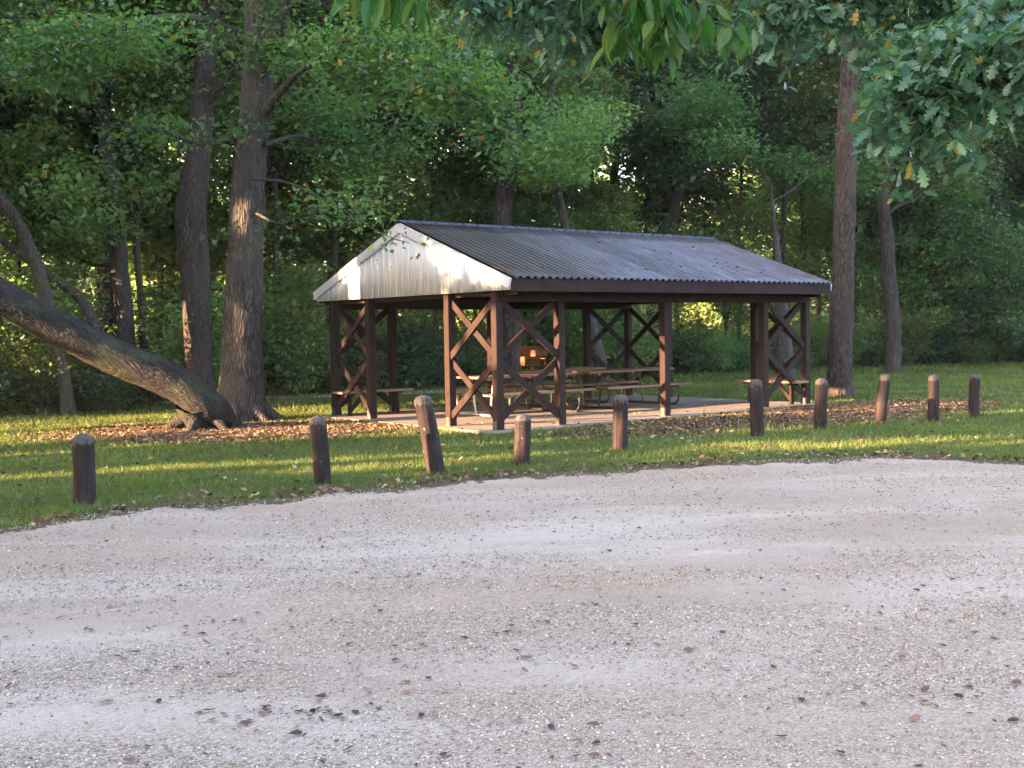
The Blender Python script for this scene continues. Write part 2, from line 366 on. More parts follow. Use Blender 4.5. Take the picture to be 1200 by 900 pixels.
m, n, out = new_mat('white_ribbed_metal'); t = noise(n, 1.2, 5, .6, (1, 1, .5)); t2 = noise(n, 14, 4, .7, (1, 1, .12))
col = mixc(n, ramp(n, t2, [(.5, (0, 0, 0)), (.8, (.35, .35, .35))]), ramp(n, t, [(.3, (.40, .43, .50)), (.7, (.50, .53, .60))]), (.29, .28, .29))
pbr(n, out, col, .45, 0, None, spec=.5); M_white = m
M_ridge = mat_simple('blue_grey_ridge_metal', [(.3, (.03, .038, .065)), (.7, (.055, .068, .11))], 4, .75, metal=0, spec=.2)
M_bolt = mat_simple('dull_steel_bracket', [(.3, (.03, .028, .028)), (.7, (.08, .075, .07))], 10, .6, metal=.3)

pav = empty('picnic_pavilion', (X0, Y0, 0), 'open-sided brown timber picnic pavilion with ribbed metal roof and white gable end', 'pavilion', rz=YAW)
slope = (ZR - ZT) / (PW / 2 + EF)
def roof_side(sgn):
    # sgn -1 front slope, +1 back slope; local coords x along, y across
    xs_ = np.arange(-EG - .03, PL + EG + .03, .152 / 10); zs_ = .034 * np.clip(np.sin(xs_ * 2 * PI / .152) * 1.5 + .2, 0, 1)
    xs_ = np.array(xs_); zs_ = np.array(zs_); ys = PW / 2 + sgn * np.linspace(0, PW / 2 + EF + .05, 6)
    V = []; rr = np.random.default_rng(8)
    for y in ys:
        z0 = ZR - abs(y - PW / 2) * slope + .012
        V.append(np.stack([xs_, np.full(len(xs_), y), z0 + zs_], 1))
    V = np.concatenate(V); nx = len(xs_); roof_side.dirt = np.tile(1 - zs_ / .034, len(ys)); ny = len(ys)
    ii, jj = np.meshgrid(np.arange(nx - 1), np.arange(ny - 1), indexing='ij'); q = (jj * nx + ii).ravel()
    Vb = V.copy(); Vb[:, 2] -= .004
    Fa = np.stack([q, q + 1, q + nx + 1, q + nx], 1)
    return V, [Fa]
for s in (-1, 1):
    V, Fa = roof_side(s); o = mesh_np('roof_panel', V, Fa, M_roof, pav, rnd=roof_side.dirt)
    md = o.modifiers.new('thick', 'SOLIDIFY'); md.thickness = .003
# ridge cap
mb = MB(); hw = .12
for s in (-1, 1):
    mb.add([(-EG - .06, PW / 2, ZR + .062), (PL + EG + .06, PW / 2, ZR + .062), (PL + EG + .06, PW / 2 + s * hw, ZR + .055 - hw * slope), (-EG - .06, PW / 2 + s * hw, ZR + .055 - hw * slope),
            (-EG - .06, PW / 2, ZR + .05), (PL + EG + .06, PW / 2, ZR + .05), (PL + EG + .06, PW / 2 + s * hw, ZR + .04 - hw * slope), (-EG - .06, PW / 2 + s * hw, ZR + .04 - hw * slope)],
           [(0, 1, 2, 3), (4, 7, 6, 5), (3, 2, 6, 7), (0, 3, 7, 4), (1, 5, 6, 2)])
x = -.02
while x < PL:
    for s in (-1, 1): mb.box((x, PW / 2 + s * (hw - .03), ZR + .06 - (hw - .03) * slope), (.05, .05, .02))
    x += .308
mb.build('ridge_cap', M_ridge, pav)
# fascia boards
for s, y in ((-1, -EF), (1, PW + EF)):
    mb = MB(); mb.box((PL / 2, y, (ZB + ZT) / 2 - .008), (PL + 2 * EG + .02, .04, ZT - ZB + .012), None, .004); mb.build('fascia', M_fascia, pav)
# gable panels with ribs, rake trim
for gx_, sg in ((-EG, -1), (PL + EG, 1)):
    ys = []; xo = []; y = -EF + .02
    while y < PW + EF - .02:
        for d, e in ((0, 0), (.014, .026), (.034, .026), (.048, 0), (.085, 0), (.09, .007), (.10, .007), (.105, 0), (.14, 0), (.145, .007), (.155, .007), (.16, 0)):
            if y + d < PW + EF - .02: ys.append(y + d); xo.append(e)
        y += .2
    ys = np.array(ys); xo = np.array(xo); zt = ZR - abs(ys - PW / 2) * slope - .004
    zb = np.full(len(ys), ZB + .01); nn = len(ys)
    V = np.concatenate([np.stack([gx_ + sg * xo, ys, zb], 1), np.stack([gx_ + sg * xo, ys, np.maximum(zt, ZB + .03)], 1)])
    k = np.arange(nn - 1); o = mesh_np('gable_panel', V, [np.stack([k, k + 1, k + 1 + nn, k + nn], 1)], M_white, pav)
    md = o.modifiers.new('thick', 'SOLIDIFY'); md.thickness = .004
    for s in (-1, 1):
        mb = MB()
        p0 = Vector((gx_ + sg * .036, PW / 2, ZR - .075)); p1 = Vector((gx_ + sg * .036, PW / 2 + s * (PW / 2 + EF), ZT - .085))
        mb.beam(p0, p1, .16, .035, (0, 0, 1))
        mb.beam(p0 + Vector((sg * .004, 0, -.035)), p1 + Vector((sg * .004, 0, -.035)), .03, .042, (0, 0, 1))
        mb.build('rake_trim', M_white, pav)
# header beams, rafters, purlins
PS = .14
for y in (0, PW):
    for dy in (-.09, .09):
        mb = MB(); mb.box((PL / 2, y + dy, 2.20), (PL - .0, .038, .20)); mb.build('header_beam', M_under, pav)
for x in (0, PL):
    for dx in ((.092,) if x == 0 else (-.092,)):
        mb = MB(); mb.box((x + dx, PW / 2, 2.28), (.038, PW + .9, .16)); mb.build('tie_beam', M_under, pav)
for i in range(8):
    x = .12 + i * (PL - .24) / 7
    mb = MB()
    for s in (-1, 1):
        mb.beam((x, PW / 2, ZR - .07), (x, PW / 2 + s * (PW / 2 + EF - .04), ZT - .075), .12, .04)
    mb.box((x, PW / 2, 2.39), (.04, PW + .6, .12))
    for s in (-1, 1): mb.beam((x + .002, PW / 2 + s * 1.3, 2.36), (x + .002, PW / 2 + s * .65, 3.22), .09, .035)
    mb.build('rafter', M_under, pav)
for s in (-1, 1):
    for t in (.12, .36, .6, .84):
        y = PW / 2 + s * (PW / 2 + EF) * t; mb = MB(); mb.box((PL / 2, y, ZR - (PW / 2 + EF) * t * slope - .018), (PL + .06, .09, .036)); mb.build('purlin', M_under, pav)
# posts
posts = [(0, 0), (D1, 0), (MID, 0), (PL - D1, 0), (PL, 0), (0, D2), (0, PW - D2), (0, PW), (D1, PW), (MID, PW), (PL - D1, PW), (PL, PW), (PL, D2), (PL, PW - D2)]
for i, (a_, b_) in enumerate(posts):
    mb = MB(); ht = 2.265 - SL
    mb.box((a_, b_, SL + ht / 2 - .01), (PS, PS, ht), None, .006)
    po = mb.build('post', M_wood, pav)
    b2 = MB()
    for sx_ in (-1, 1): b2.box((a_ + sx_ * (PS / 2 + .003), b_, SL + .07), (.006, .09, .15), None)
    b2.box((a_, b_, SL + .006), (PS + .03, PS + .02, .011)); b2.build('bracket', M_bolt, po)
# lattice braces: two stacked crosses in each of the eight corner bays
def bay(a0, b0, a1, b1, na, nb):
    zs = [.16, 1.16, 2.16]
    d = np.array([a1 - a0, b1 - b0]); L = np.linalg.norm(d); d = d / L; ins = PS / 2 - .01
    A_ = np.array([a0, b0]) + d * ins; B_ = np.array([a1, b1]) - d * ins
    for z0, z1 in ((zs[0], zs[1]), (zs[1], zs[2])):
        for k, (za, zb_) in enumerate(((z0 + .05, z1 - .05), (z1 - .05, z0 + .05))):
            off = (.022 if k == 0 else -.022)
            mb = MB(); o_ = np.array([na, nb]) * off
            mb.beam((A_[0] + o_[0], A_[1] + o_[1], za), (B_[0] + o_[0], B_[1] + o_[1], zb_), .115, .038, (na, nb, 0) if False else (0, 0, 1), .003)
            mb.build('brace', M_wood, pav)
for (a0, a1) in ((0, D1), (PL - D1, PL)):
    bay(a0, 0, a1, 0, 0, 1); bay(a0, PW, a1, PW, 0, 1)
for (b0, b1) in ((0, D2), (PW - D2, PW)):
    bay(0, b0, 0, b1, 1, 0); bay(PL, b0, PL, b1, 1, 0)

# ------------------------------------------------------------------ picnic tables, benches, grill
M_plank = mat_simple('weathered_brown_planks', [(.3, (.11, .06, .04)), (.5, (.19, .115, .08)), (.75, (.3, .2, .14))], 7, .7, (.3, 2, 2))
M_tube = mat_simple('dark_steel_tube', [(.3, (.03, .022, .02)), (.7, (.07, .05, .045))], 8, .45, metal=.4)
M_tubelight = mat_simple('sunlit_steel_tube', [(.3, (.28, .25, .22)), (.7, (.45, .42, .38))], 8, .45, metal=.3)  # paler copy of the steel tube: sunlight on one frame put into its colour
def picnic_table(a_, b_, rz, label, mt, first_light=False):
    p = pw(a_, b_, SL)
    t = empty('picnic_table', p, label, 'picnic table', 'picnic tables under the pavilion roof', rz=YAW + rz)
    mb = MB()
    for k in range(5): mb.box((0, (k - 2) * .148, .735), (2.44, .138, .04), None, .004)
    for x in (-.95, 0, .95): mb.box((x, 0, .697), (.06, .70, .034))
    mb.build('tabletop', M_plank, t)
    for s in (-1, 1):
        mb = MB()
        for k in (-.5, .5): mb.box((0, s * .74 + k * .145, .435), (2.44, .135, .04), None, .004)
        for x in (-.86, .86): mb.box((x, s * .74, .398), (.05, .26, .032))
        mb.build('seat', M_plank, t)
    for sx_ in (-1, 1):
        x = sx_ * .86; r = .022; mb = MB()
        mb.tube(smooth_path([(x, -.80, .375), (x, -.80, .15), (x, -.72, .04), (x, -.6, .022), (x, .6, .022), (x, .72, .04), (x, .80, .15), (x, .80, .375)], [r] * 8, 5)[0], r, 8)
        for s in (-1, 1):
            mb.tube([(x, s * .34, .68), (x, s * .30, .45), (x, s * .22, .03)], r, 8)
        mb.tube([(x, -.83, .385), (x, .83, .385)], .018, 8)
        mb.build('leg_frame', M_tubelight if (sx_ < 0 and first_light) else mt, t)
        mb = MB(); mb.tube([(x, 0, .385), (x - sx_ * .55, 0, .675)], .015, 6); mb.build('brace_rod', mt, t)
    return t
picnic_table(2.55, 2.62, 0, 'brown plank picnic table with pale near leg frame, left one of the middle row', M_tube, True)
picnic_table(5.35, 2.66, 0, 'brown plank picnic table behind the single mid-front post, right one of the middle row', M_tube)
picnic_table(4.9, 4.25, .05, 'darker picnic table furthest back in the pavilion, behind the middle row', M_tube)
def corner_bench(p0, p1, inward, label):
    a0, a1 = np.array(p0), np.array(p1); c = (a0 + a1) / 2 + np.array(inward) * .30; d = a1 - a0; L = np.linalg.norm(d); d = d / L
    p = pw(c[0], c[1], SL); t = empty('bench', p, label, 'bench', rz=YAW + math.atan2(d[1], d[0]))
    mb = MB()
    for k in range(3): mb.box((0, (k - 1) * .135, .455), (L + .32, .125, .04), None, .004)
    mb.build('seat', M_plank, t)
    for s in (-1, 1):
        mb = MB(); mb.box((s * (L / 2 - .12), 0, .21), (.05, .09, .42)); mb.box((s * (L / 2 - .12), 0, .42), (.05, .40, .03))
        mb.beam((s * (L / 2 - .14), 0, .10), (s * (L / 2 - .46), 0, .425), .07, .04); mb.build('leg', M_wood, t)
    return t
corner_bench((0, PW), (D1, PW), (0, -1), 'low wooden bench with knee braces at the back left corner of the pavilion')
corner_bench((PL, 0), (PL, D2), (-1, 0), 'low wooden bench with knee braces at the far right corner of the pavilion')
# pedestal grill behind the pavilion
M_rust = mat_simple('rusted_steel', [(.3, (.07, .03, .018)), (.55, (.2, .09, .05)), (.8, (.33, .17, .09))], 9, .7, metal=.2)
gp = at(625, 430, 26.0)
gl = empty('pedestal_grill', (gp[0], gp[1], 0), 'rusty open charcoal grill on a post behind the picnic tables', 'grill', rz=.35)
mb = MB(); mb.tube([(0, 0, -.1), (0, 0, .80)], .045, 10); mb.build('post', M_rust, gl)
gz = .84
mb = MB(); mb.box((0, 0, gz), (.50, .36, .012)); mb.box((0, .175, gz + .22), (.50, .012, .44)); mb.box((-.245, .02, gz + .10), (.012, .30, .20)); mb.box((.245, .02, gz + .10), (.012, .30, .20))
mb.box((.14, .0, gz + .34), (.30, .35, .012)); mb.box((.0, -.0, gz + .27), (.012, .32, .13)); mb.box((.285, 0, gz + .27), (.012, .35, .15)); mb.box((.14, -.17, gz + .28), (.28, .012, .12))
mb.build('firebox', M_rust, gl)
mb = MB()
for k in range(9): mb.tube([(-.2 + k * .05, -.17, gz + .14), (-.2 + k * .05, .16, gz + .14)], .006, 6)
mb.tube([(-.22, -.17, gz + .14), (.22, -.17, gz + .14)], .008, 6); mb.build('grate', M_tube, gl)

# ------------------------------------------------------------------ bollards
m, n, out = new_mat('weathered_brown_bollard_wood')
t = noise(n, 10, 6, .7, (1, 1, .18)); t2 = noise(n, 3, 5, .6)
col = mixc(n, ramp(n, t2, [(.45, (0, 0, 0)), (.7, (.6, .6, .6))]), ramp(n, t, [(.25, (.006, .005, .006)), (.5, (.014, .010, .012)), (.75, (.032, .021, .024))]), (.06, .036, .034))
tc = nd(n, 'ShaderNodeTexCoord'); sx = nd(n, 'ShaderNodeSeparateXYZ'); n.links.new(tc.outputs['Generated'], sx.inputs[0])
ad = nd(n, 'ShaderNodeMath', operation='ADD'); n.links.new(sx.outputs[2], ad.inputs[0])
m2 = nd(n, 'ShaderNodeMath', operation='MULTIPLY'); m2.inputs[1].default_value = .18; n.links.new(noise(n, 16, 5, .7), m2.inputs[0]); n.links.new(m2.outputs[0], ad.inputs[1])
col = mixc(n, ramp(n, ad.outputs[0], [(.99, (0, 0, 0)), (1.06, (.7, .7, .7))]), col, (.075, .068, .068))
col = mixc(n, ramp(n, noise(n, 22, 3, .5), [(.70, (0, 0, 0)), (.74, (.7, .7, .7))]), col, (.2, .17, .15))
tc2 = nd(n, 'ShaderNodeTexCoord'); mp2 = nd(n, 'ShaderNodeMapping'); mp2.inputs['Scale'].default_value = (1, 1, .06); vc = nd(n, 'ShaderNodeTexVoronoi', feature='DISTANCE_TO_EDGE'); vc.inputs['Scale'].default_value = 14
n.links.new(tc2.outputs['Object'], mp2.inputs[0]); n.links.new(mp2.outputs[0], vc.inputs['Vector']); crk = ramp(n, vc.outputs['Distance'], [(.0, (0, 0, 0)), (.035, (1, 1, 1))])
col = mixc(n, crk, (.008, .006, .006), col); hh = nd(n, 'ShaderNodeMath', operation='ADD'); n.links.new(crk, hh.inputs[0]); n.links.new(t, hh.inputs[1])
pbr(n, out, col, .78, 0, hh.outputs[0], .6, .02, .2); M_boll = m
boll = [  # top px, base px, dia, label
    ((97, 508), (99, 590), .215, 'stout dark bollard standing alone nearest the left edge of the lot'),
    ((372, 487), (378, 567), .19, 'dark bollard on the grass below the big oak, left neighbour of the leaning one'),
    ((494, 463), (512, 556), .215, 'tall bollard tilting clearly to the left in front of the pavilion'),
    ((613, 485), (611, 543), .20, 'shortest reddish bollard in front of the pavilion corner post'),
    ((727, 462), (727, 527), .205, 'bollard with pale scraped patches on its side, in front of the picnic tables'),
    ((885, 444), (888, 511), .205, 'tall dark bollard before the right end of the pavilion, among fallen leaves'),
    ((963, 443), (961, 502), .20, 'dark bollard just left of the single trunk beside the pavilion'),
    ((1037, 438), (1031, 496), .19, 'bollard leaning slightly right, just right of the trunk by the pavilion'),
    ((1094, 439), (1094, 494), .18, 'sunlit reddish bollard with a pale cap, second from the right end'),
    ((1143, 438), (1141, 489), .185, 'dark bollard standing last at the right end of the row')]
for i, (tp, bp, dia, lab) in enumerate(boll):
    g0 = gnd(*bp); tp3 = at(tp[0], tp[1], g0[1]); g0[2] = 0
    hgt = np.linalg.norm(tp3 - g0); r = dia / 2; rr = np.random.default_rng(40 + i)
    mb = MB(); seg = 28
    prof = [(r * 1.01, -.25), (r * 1.0, .0), (r * 1.0, hgt * .3), (r * .985, hgt * .6), (r * .985, hgt - r * .75)] + [(r * .985 * math.cos(t_), hgt - r * .75 + r * .75 * math.sin(t_)) for t_ in np.linspace(.2, 1.45, 7)]
    mb.lathe(prof, seg)
    wob = 1 + .018 * rr.normal(size=seg); wob = (wob + np.roll(wob, 1) + np.roll(wob, -1)) / 3
    mb.v = [(x * wob[j % seg] + .006 * math.sin(z * 5 + i), y * wob[j % seg], z) for j, (x, y, z) in enumerate(mb.v)]
    o = mb.build('bollard', M_boll, smooth=True, loc=tuple(g0))
    o.rotation_mode = 'QUATERNION'
    o.rotation_quaternion = Vector((0, 0, 1)).rotation_difference(Vector(tp3 - g0)) @ Matrix.Rotation(i * 1.3, 4, 'Z').to_quaternion()
    tag(o, lab, 'bollard', 'wooden bollards along the edge of the gravel lot')

# ------------------------------------------------------------------ leaves and trees
def leaf_template(kind='simple'):
    if kind == 'simple':   # folded rhombus
        return np.array([(0, 0, 0), (.5, -.30, .10), (1, 0, -.06), (.5, .30, .10)], float), [np.array([[0, 1, 2, 3]])]
    if kind == 'oak':      # lobed outline, two halves folded along the midrib
        right = [(0, .0), (.12, .05), (.22, .17), (.29, .09), (.42, .27), (.49, .11), (.62, .30), (.70, .12), (.82, .20), (.90, .07), (1.0, 0)]
        mid = [(.0, 0), (.12, 0), (.22, 0), (.29, 0), (.42, 0), (.49, 0), (.62, 0), (.70, 0), (.82, 0), (.90, 0), (1.0, 0)]
        V = []; F4 = []; n_ = len(mid)
        bend = lambda x: -.22 * x * x + .08 * x
        for x, _ in mid: V.append((x, 0, bend(x)))
        for s in (-1, 1):
            for (x, y) in right: V.append((x + .05 * (y > .15), s * y, bend(x) + .28 * y))
        for s in (0, 1):
            for i in range(n_ - 1):
                a0, a1, b0, b1 = i, i + 1, n_ * (s + 1) + i, n_ * (s + 1) + i + 1
                F4.append((a0, a1, b1, b0) if s else (a0, b0, b1, a1))
        return np.array(V), [np.array(F4)]
    if kind == 'long':     # long narrow leaflet
        xs_ = np.array([0, .15, .35, .6, .82, 1.0]); ws = np.array([0.01, .10, .16, .15, .08, 0.004])
        V = [(x, 0, .1 * x - .35 * x * x) for x in xs_] + [(x, w_, .1 * x - .35 * x * x + .04) for x, w_ in zip(xs_, ws)] + [(x, -w_, .1 * x - .35 * x * x + .04) for x, w_ in zip(xs_, ws)]
        F4 = [];
        for i in range(5): F4 += [(i, i + 1, 7 + i, 6 + i), (i, 12 + i, 13 + i, i + 1)]
        return np.array(V), [np.array(F4)]
def instance(tv, tf, P, Rm, S, rnd):
    N = len(P); k = len(tv)
    V = np.einsum('nij,kj->nki', Rm, tv) * np.asarray(S).reshape(N, 1, 1) + P[:, None, :]
    fs = [(f[None, :, :] + (np.arange(N) * k)[:, None, None]).reshape(-1, f.shape[1]) for f in tf]
    return V.reshape(-1, 3), fs, np.repeat(rnd, k)
def rot_frames(rng, N, tilt=.7, droop=0.0):
    """x axis = leaf direction (azimuth random, drooping), z axis = leaf normal around up."""
    az = rng.uniform(0, 2 * PI, N); el = rng.normal(-droop, tilt * .6, N)
    x = np.stack([np.cos(az) * np.cos(el), np.sin(az) * np.cos(el), np.sin(el)], 1)
    up = np.stack([rng.normal(0, tilt, N), rng.normal(0, tilt, N), np.ones(N)], 1)
    y = np.cross(up, x); y /= np.linalg.norm(y, axis=1)[:, None] + 1e-9
    z = np.cross(x, y); return np.stack([x, y, z], 2)
class Tree:
    def __init__(s, seed): s.rng = np.random.default_rng(seed); s.tv = []; s.tf = []; s.n = 0; s.tips = []; s.gap = False; s.org = np.zeros(3)
    def addtube(s, P, r, seg, bump=0):
        if s.gap and not gaps(np.array(P) + s.org, .05).all(): return
        V, Fq = tube_np(np.array(P), r, seg, bump, s.rng); s.tv.append(V); s.tf.append(Fq + s.n); s.n += len(V)
    def limb(s, p, d, L, r, depth, nchild=4, up=.15, wander=.25, seg=7, tipn=3):
        rng = s.rng; d = np.array(d, float); d /= np.linalg.norm(d); P = [np.array(p, float)]; m = 6
        dd = d.copy(); D_ = [dd.copy()]
        for i in range(m):
            dd = dd + rng.normal(0, wander, 3) * .5 + np.array([0, 0, up * .35]); dd /= np.linalg.norm(dd)
            P.append(P[-1] + dd * L / m); D_.append(dd.copy())
        rad = np.linspace(r, max(r * .3, .006), m + 1)
        s.addtube(P, rad, seg if r > .03 else (5 if r > .012 else 4))
        if depth > 0:
            for k in range(nchild):
                t = .25 + .75 * (k + rng.uniform(0, 1)) / nchild; i = min(int(t * m), m - 1)
                base = P[i] + (P[i + 1] - P[i]) * (t * m - i)
                side = rng.normal(0, 1, 3); side -= D_[i] * (side @ D_[i]); side /= np.linalg.norm(side)
                nd_ = D_[i] * .55 + side * rng.uniform(.6, 1.0) + np.array([0, 0, .12])
                s.limb(base, nd_, L * rng.uniform(.38, .62), rad[i] * .55, depth - 1, nchild, up * .6, wander, seg, tipn)
        for k in range(tipn):
            t = 1 - k * .28; i = max(0, min(int(t * m), m - 1)); s.tips.append(P[i] + (P[i + 1] - P[i]) * (t * m - i))
    def build(s, name, label, cat, group, bark, leafmat, nleaf=100, lsize=.13, spread=(.5, .5, .32), loc=(0, 0, 0), trunkname='trunk', cull=None, leaf='simple', droop=.15, drop=0.0, rmin=0.0, rmax=1.0):
        e = empty(name, loc, label, cat, group)
        mesh_np(trunkname, np.concatenate(s.tv), [np.concatenate(s.tf)], bark, e, smooth=True)
        if nleaf and len(s.tips):
            rng = s.rng; T = np.array(s.tips)
            if drop: T = T[rng.random(len(T)) > drop]
            cs = rng.uniform(.6, 1.35, len(T)); tone = rng.uniform(rmin, rmax, len(T)) * .62
            n_ = np.maximum((nleaf * cs ** 2).astype(int), 3)
            idx = np.repeat(np.arange(len(T)), n_); N = len(idx)
            off = rng.normal(0, 1, (N, 3)); off *= (rng.random(N) ** .4 / (np.linalg.norm(off, axis=1) + 1e-6))[:, None]
            P = T[idx] + off * np.array(spread) * 1.6 * cs[idx][:, None]
            rn = np.clip(tone[idx] + rng.random(N) * .36, 0, .94); rare = rng.random(N); rn = np.where(rare > .978, rng.uniform(.95, 1, N), rn)
            if cull is not None:
                kp = cull(P + np.array(loc)); P = P[kp]; rn = rn[kp]; N = len(P)
            tv, tf = leaf_template(leaf)
            V, fs, rd = instance(tv - [.5, 0, 0], tf, P, rot_frames(rng, N, .75, droop), rng.uniform(.65, 1.3, N) * lsize, rn)
            mesh_np('crown', V, fs, leafmat, e, rnd=rd)
        return e
def dup_tree(root, loc, rz, sc, label=None, group=None):
    r = root.copy(); C.objects.link(r); r.location = loc; r.rotation_euler = (0, 0, rz); r.scale = sc
    if label: r['label'] = label
    if group: r['group'] = group
    for ch in list(root.children):
        c = ch.copy(); C.objects.link(c); c.parent = r
    return r

def px_trunk(T, pts, y0, y1=None, seg=18, m=6, flare=1.35, bump=.035):
    """pts: (px, py, width_px) from base to top; depth y0 at the base to y1 at the top."""
    y1 = y0 if y1 is None else y1; n_ = len(pts); P = []; rad = []
    for i, (px, py, wpx) in enumerate(pts):
        y = y0 + (y1 - y0) * i / (n_ - 1); P.append(at(px, py, y)); rad.append(wpx / F * y / 2)
    P = np.array(P)
    dz = P[0].copy(); dz[2] = terrain(dz[0], dz[1]) - .15
    P, rad = smooth_path(np.concatenate([[dz], P]), [rad[0] * flare] + rad, m)
    T.addtube(P, rad, seg, bump); return P, rad

# leaves cut away along sun rays, shaping light patches at chosen spots
tg = []
def tgt(p, r): tg.append((np.array(p, float), r))
for a_ in np.linspace(-.6, 8.4, 40): tgt(pw(a_, .62, .08), .30)
for (a_, r_) in ((.4, .3), (-.3, .4), (-1.0, .5), (-1.6, .5)):
    for b_ in (4.3, 4.9, 3.6, 2.8, 2.0): tgt(pw(a_, b_, .05), r_ * .8)
for b_, z_, r_ in ((.75, 2.70, .07), (1.25, 2.80, .07), (1.5, 2.98, .03), (.3, 2.55, .05), (2.2, 2.55, -.04), (2.7, 2.9, -.04), (4.6, 2.75, .0), (1.05, 2.5, .0), (-.1, 2.5, .05), (3.9, 3.0, -.03)):
    for q_ in range(4): tgt(pw(0, b_ + .16 * math.sin(q_ * 2.1 + b_ * 9), z_ + .10 * math.cos(q_ * 1.7 + b_ * 5)), r_ * .5 - .01)
for b_, z0, z1 in ((D2, .2, 2.0), (PW - D2, .1, 1.6), (0, 1.2, 2.0), (.6, 1.2, 1.9), (0.8, .5, 1.0)):
    for z_ in np.arange(z0, z1, .2): tgt(pw(0, b_, z_), .13)
for z_ in np.arange(.3, 1.35, .2): tgt(pw(MID, 0, z_), .15)
for z_ in np.arange(.9, 1.35, .2): tgt(pw(MID, PW, z_), .10)
for z_ in np.arange(1.0, 1.8, .25): tgt(pw(D1, 0, z_), .10)
for z_ in (.2, .4): tgt(pw(PL, 0, z_), .08); tgt(pw(PL, .6, z_), .08)
for a_ in (1.3, 2.0, 2.7, 3.6): tgt(pw(a_, 2.3, .76), .04)
tgt(pw(1.55, 2.6, .4), .3); tgt(pw(1.55, 2.6, .7), .2); tgt((gp[0], gp[1], 1.0), .12)
for py in range(372, 455, 9): tgt(at(264, py, 21.5), .24)
for py in (470, 478): tgt(at(262, py, 21.4), .16)
for py in (444, 452): tgt(at(982, py, 25.6), .22)
for py in range(330, 400, 12): tgt(at(141, py, 27.2), .22)
for py in range(365, 455, 12): tgt(at(222, py, 25.9), .16)
def gstripe(x0, x1, y0, y1, r):
    for t in np.linspace(0, 1, max(3, int(abs(x1 - x0) / 14))): tgt(gnd(x0 + (x1 - x0) * t, y0 + (y1 - y0) * t), r)
gstripe(-20, 190, 562, 548, .20); gstripe(120, 370, 552, 541, .16); gstripe(0, 200, 520, 497, .34); gstripe(-10, 180, 505, 488, .3); gstripe(150, 235, 500, 496, .25)
gstripe(400, 480, 548, 548, .14); gstripe(545, 605, 540, 534, .13); gstripe(320, 430, 478, 490, .35)
gstripe(990, 1230, 521, 515, .28); gstripe(1050, 1240, 487, 480, .16); gstripe(1150, 1260, 459, 452, .3); gstripe(760, 900, 535, 521, .10); gstripe(300, 440, 490, 494, .3)
for (px, py, z_) in ((611, 505, 0),): pass
for i_, zs_ in ((3, (.2, .45)), (4, (.1, .3)), (7, (.08, .3)), (8, (.15, .45, .65)), (2, (.08, .25, .5))):
    g0 = gnd(*boll[i_][1])
    for z_ in zs_: tgt((g0[0], g0[1], z_), .10)
rr = np.random.default_rng(31)
for k in range(26): tgt(gnd(rr.uniform(0, 1200), rr.uniform(470, 545)), rr.uniform(.06, .16))
for (x0, y0, x1, y1) in ((90, 648, 330, 628), (1050, 572, 1200, 562)):
    gstripe(x0, x1, y0, y1, -.03)
TP = np.array([t_[0] for t_ in tg]); TR = np.array([t_[1] for t_ in tg])
def gaps(Q, mg=.09):
    keep = np.ones(len(Q), bool)
    for s0 in range(0, len(Q), 20000):
        q_ = Q[s0:s0 + 20000][:, None, :] - TP[None]; lam = q_ @ sdir; d2 = (q_ ** 2).sum(2) - lam ** 2
        keep[s0:s0 + 20000] = ~((lam > 0) & (d2 < (TR[None] + mg) ** 2)).any(1)
    return keep

# -- the named trees near the pavilion
T = Tree(11)
P, rad = px_trunk(T, [(282, 488, 66), (283, 465, 56), (284, 430, 49), (285, 380, 45), (287, 300, 41), (293, 200, 37), (302, 100, 36), (304, 0, 34), (300, -110, 30), (295, -240, 24), (300, -380, 16)], 21.8, seg=26)
for k in range(7):   # root flares
    a_ = k * .9 + .2; b0 = P[0]; T.addtube([b0 + [0, 0, .55] + .25 * np.array([math.cos(a_), math.sin(a_), 0]), b0 + [0, 0, .3] + .5 * np.array([math.cos(a_), math.sin(a_), 0]), b0 + [0, 0, .12] + .85 * np.array([math.cos(a_), math.sin(a_), 0])], [.17, .13, .05], 8)
def px_limb(T, pts, sub=0, seg=8, tips=True, seedn=3):
    P = [at(a_, b_, y) for a_, b_, y, w_ in pts]; rad = [w_ / F * y / 2 for a_, b_, y, w_ in pts]
    P, rad = smooth_path(P, rad, 5); T.addtube(P, rad, seg)
    if tips:
        for i in range(len(P) // 3, len(P), 2):
            for _ in range(sub):
                d = T.rng.normal(0, 1, 3) * [1, 1, .5]; T.limb(P[i], d, T.rng.uniform(.4, 1.0), max(rad[i] * .3, .006), 0 if sub < 2 else 1, 2, .0, .4, 4, 2)
    return P
px_limb(T, [(312, 130, 21.6, 14), (345, 90, 20.5, 8), (390, 58, 19.5, 6), (430, 53, 19, 5), (480, 75, 18.6, 4.2), (530, 98, 18.2, 3.5), (575, 130, 18, 2.8), (612, 155, 18, 1.5)], 2)
px_limb(T, [(308, 85, 21.6, 16), (325, 45, 21.2, 13), (340, -10, 21, 11), (380, -90, 20, 8)], 2)
px_limb(T, [(300, 250, 21.6, 3.5), (330, 262, 20.5, 2.5), (370, 245, 19.5, 2), (430, 235, 19, 1.5), (480, 215, 18.5, 1)], 1)
px_limb(T, [(296, 210, 21.3, 4), (340, 215, 20, 3), (400, 245, 18.8, 2), (450, 275, 17.8, 1.4), (480, 285, 17.3, .8)], 0)
px_limb(T, [(284, 150, 21.6, 9), (240, 170, 20.5, 4.5), (180, 150, 19.5, 3), (110, 150, 19, 2)], 1)
px_limb(T, [(284, 40, 21.6, 9), (220, 20, 20.0, 8), (130, 30, 18.5, 6), (60, 60, 17.5, 4), (10, 100, 17, 2)], 2)
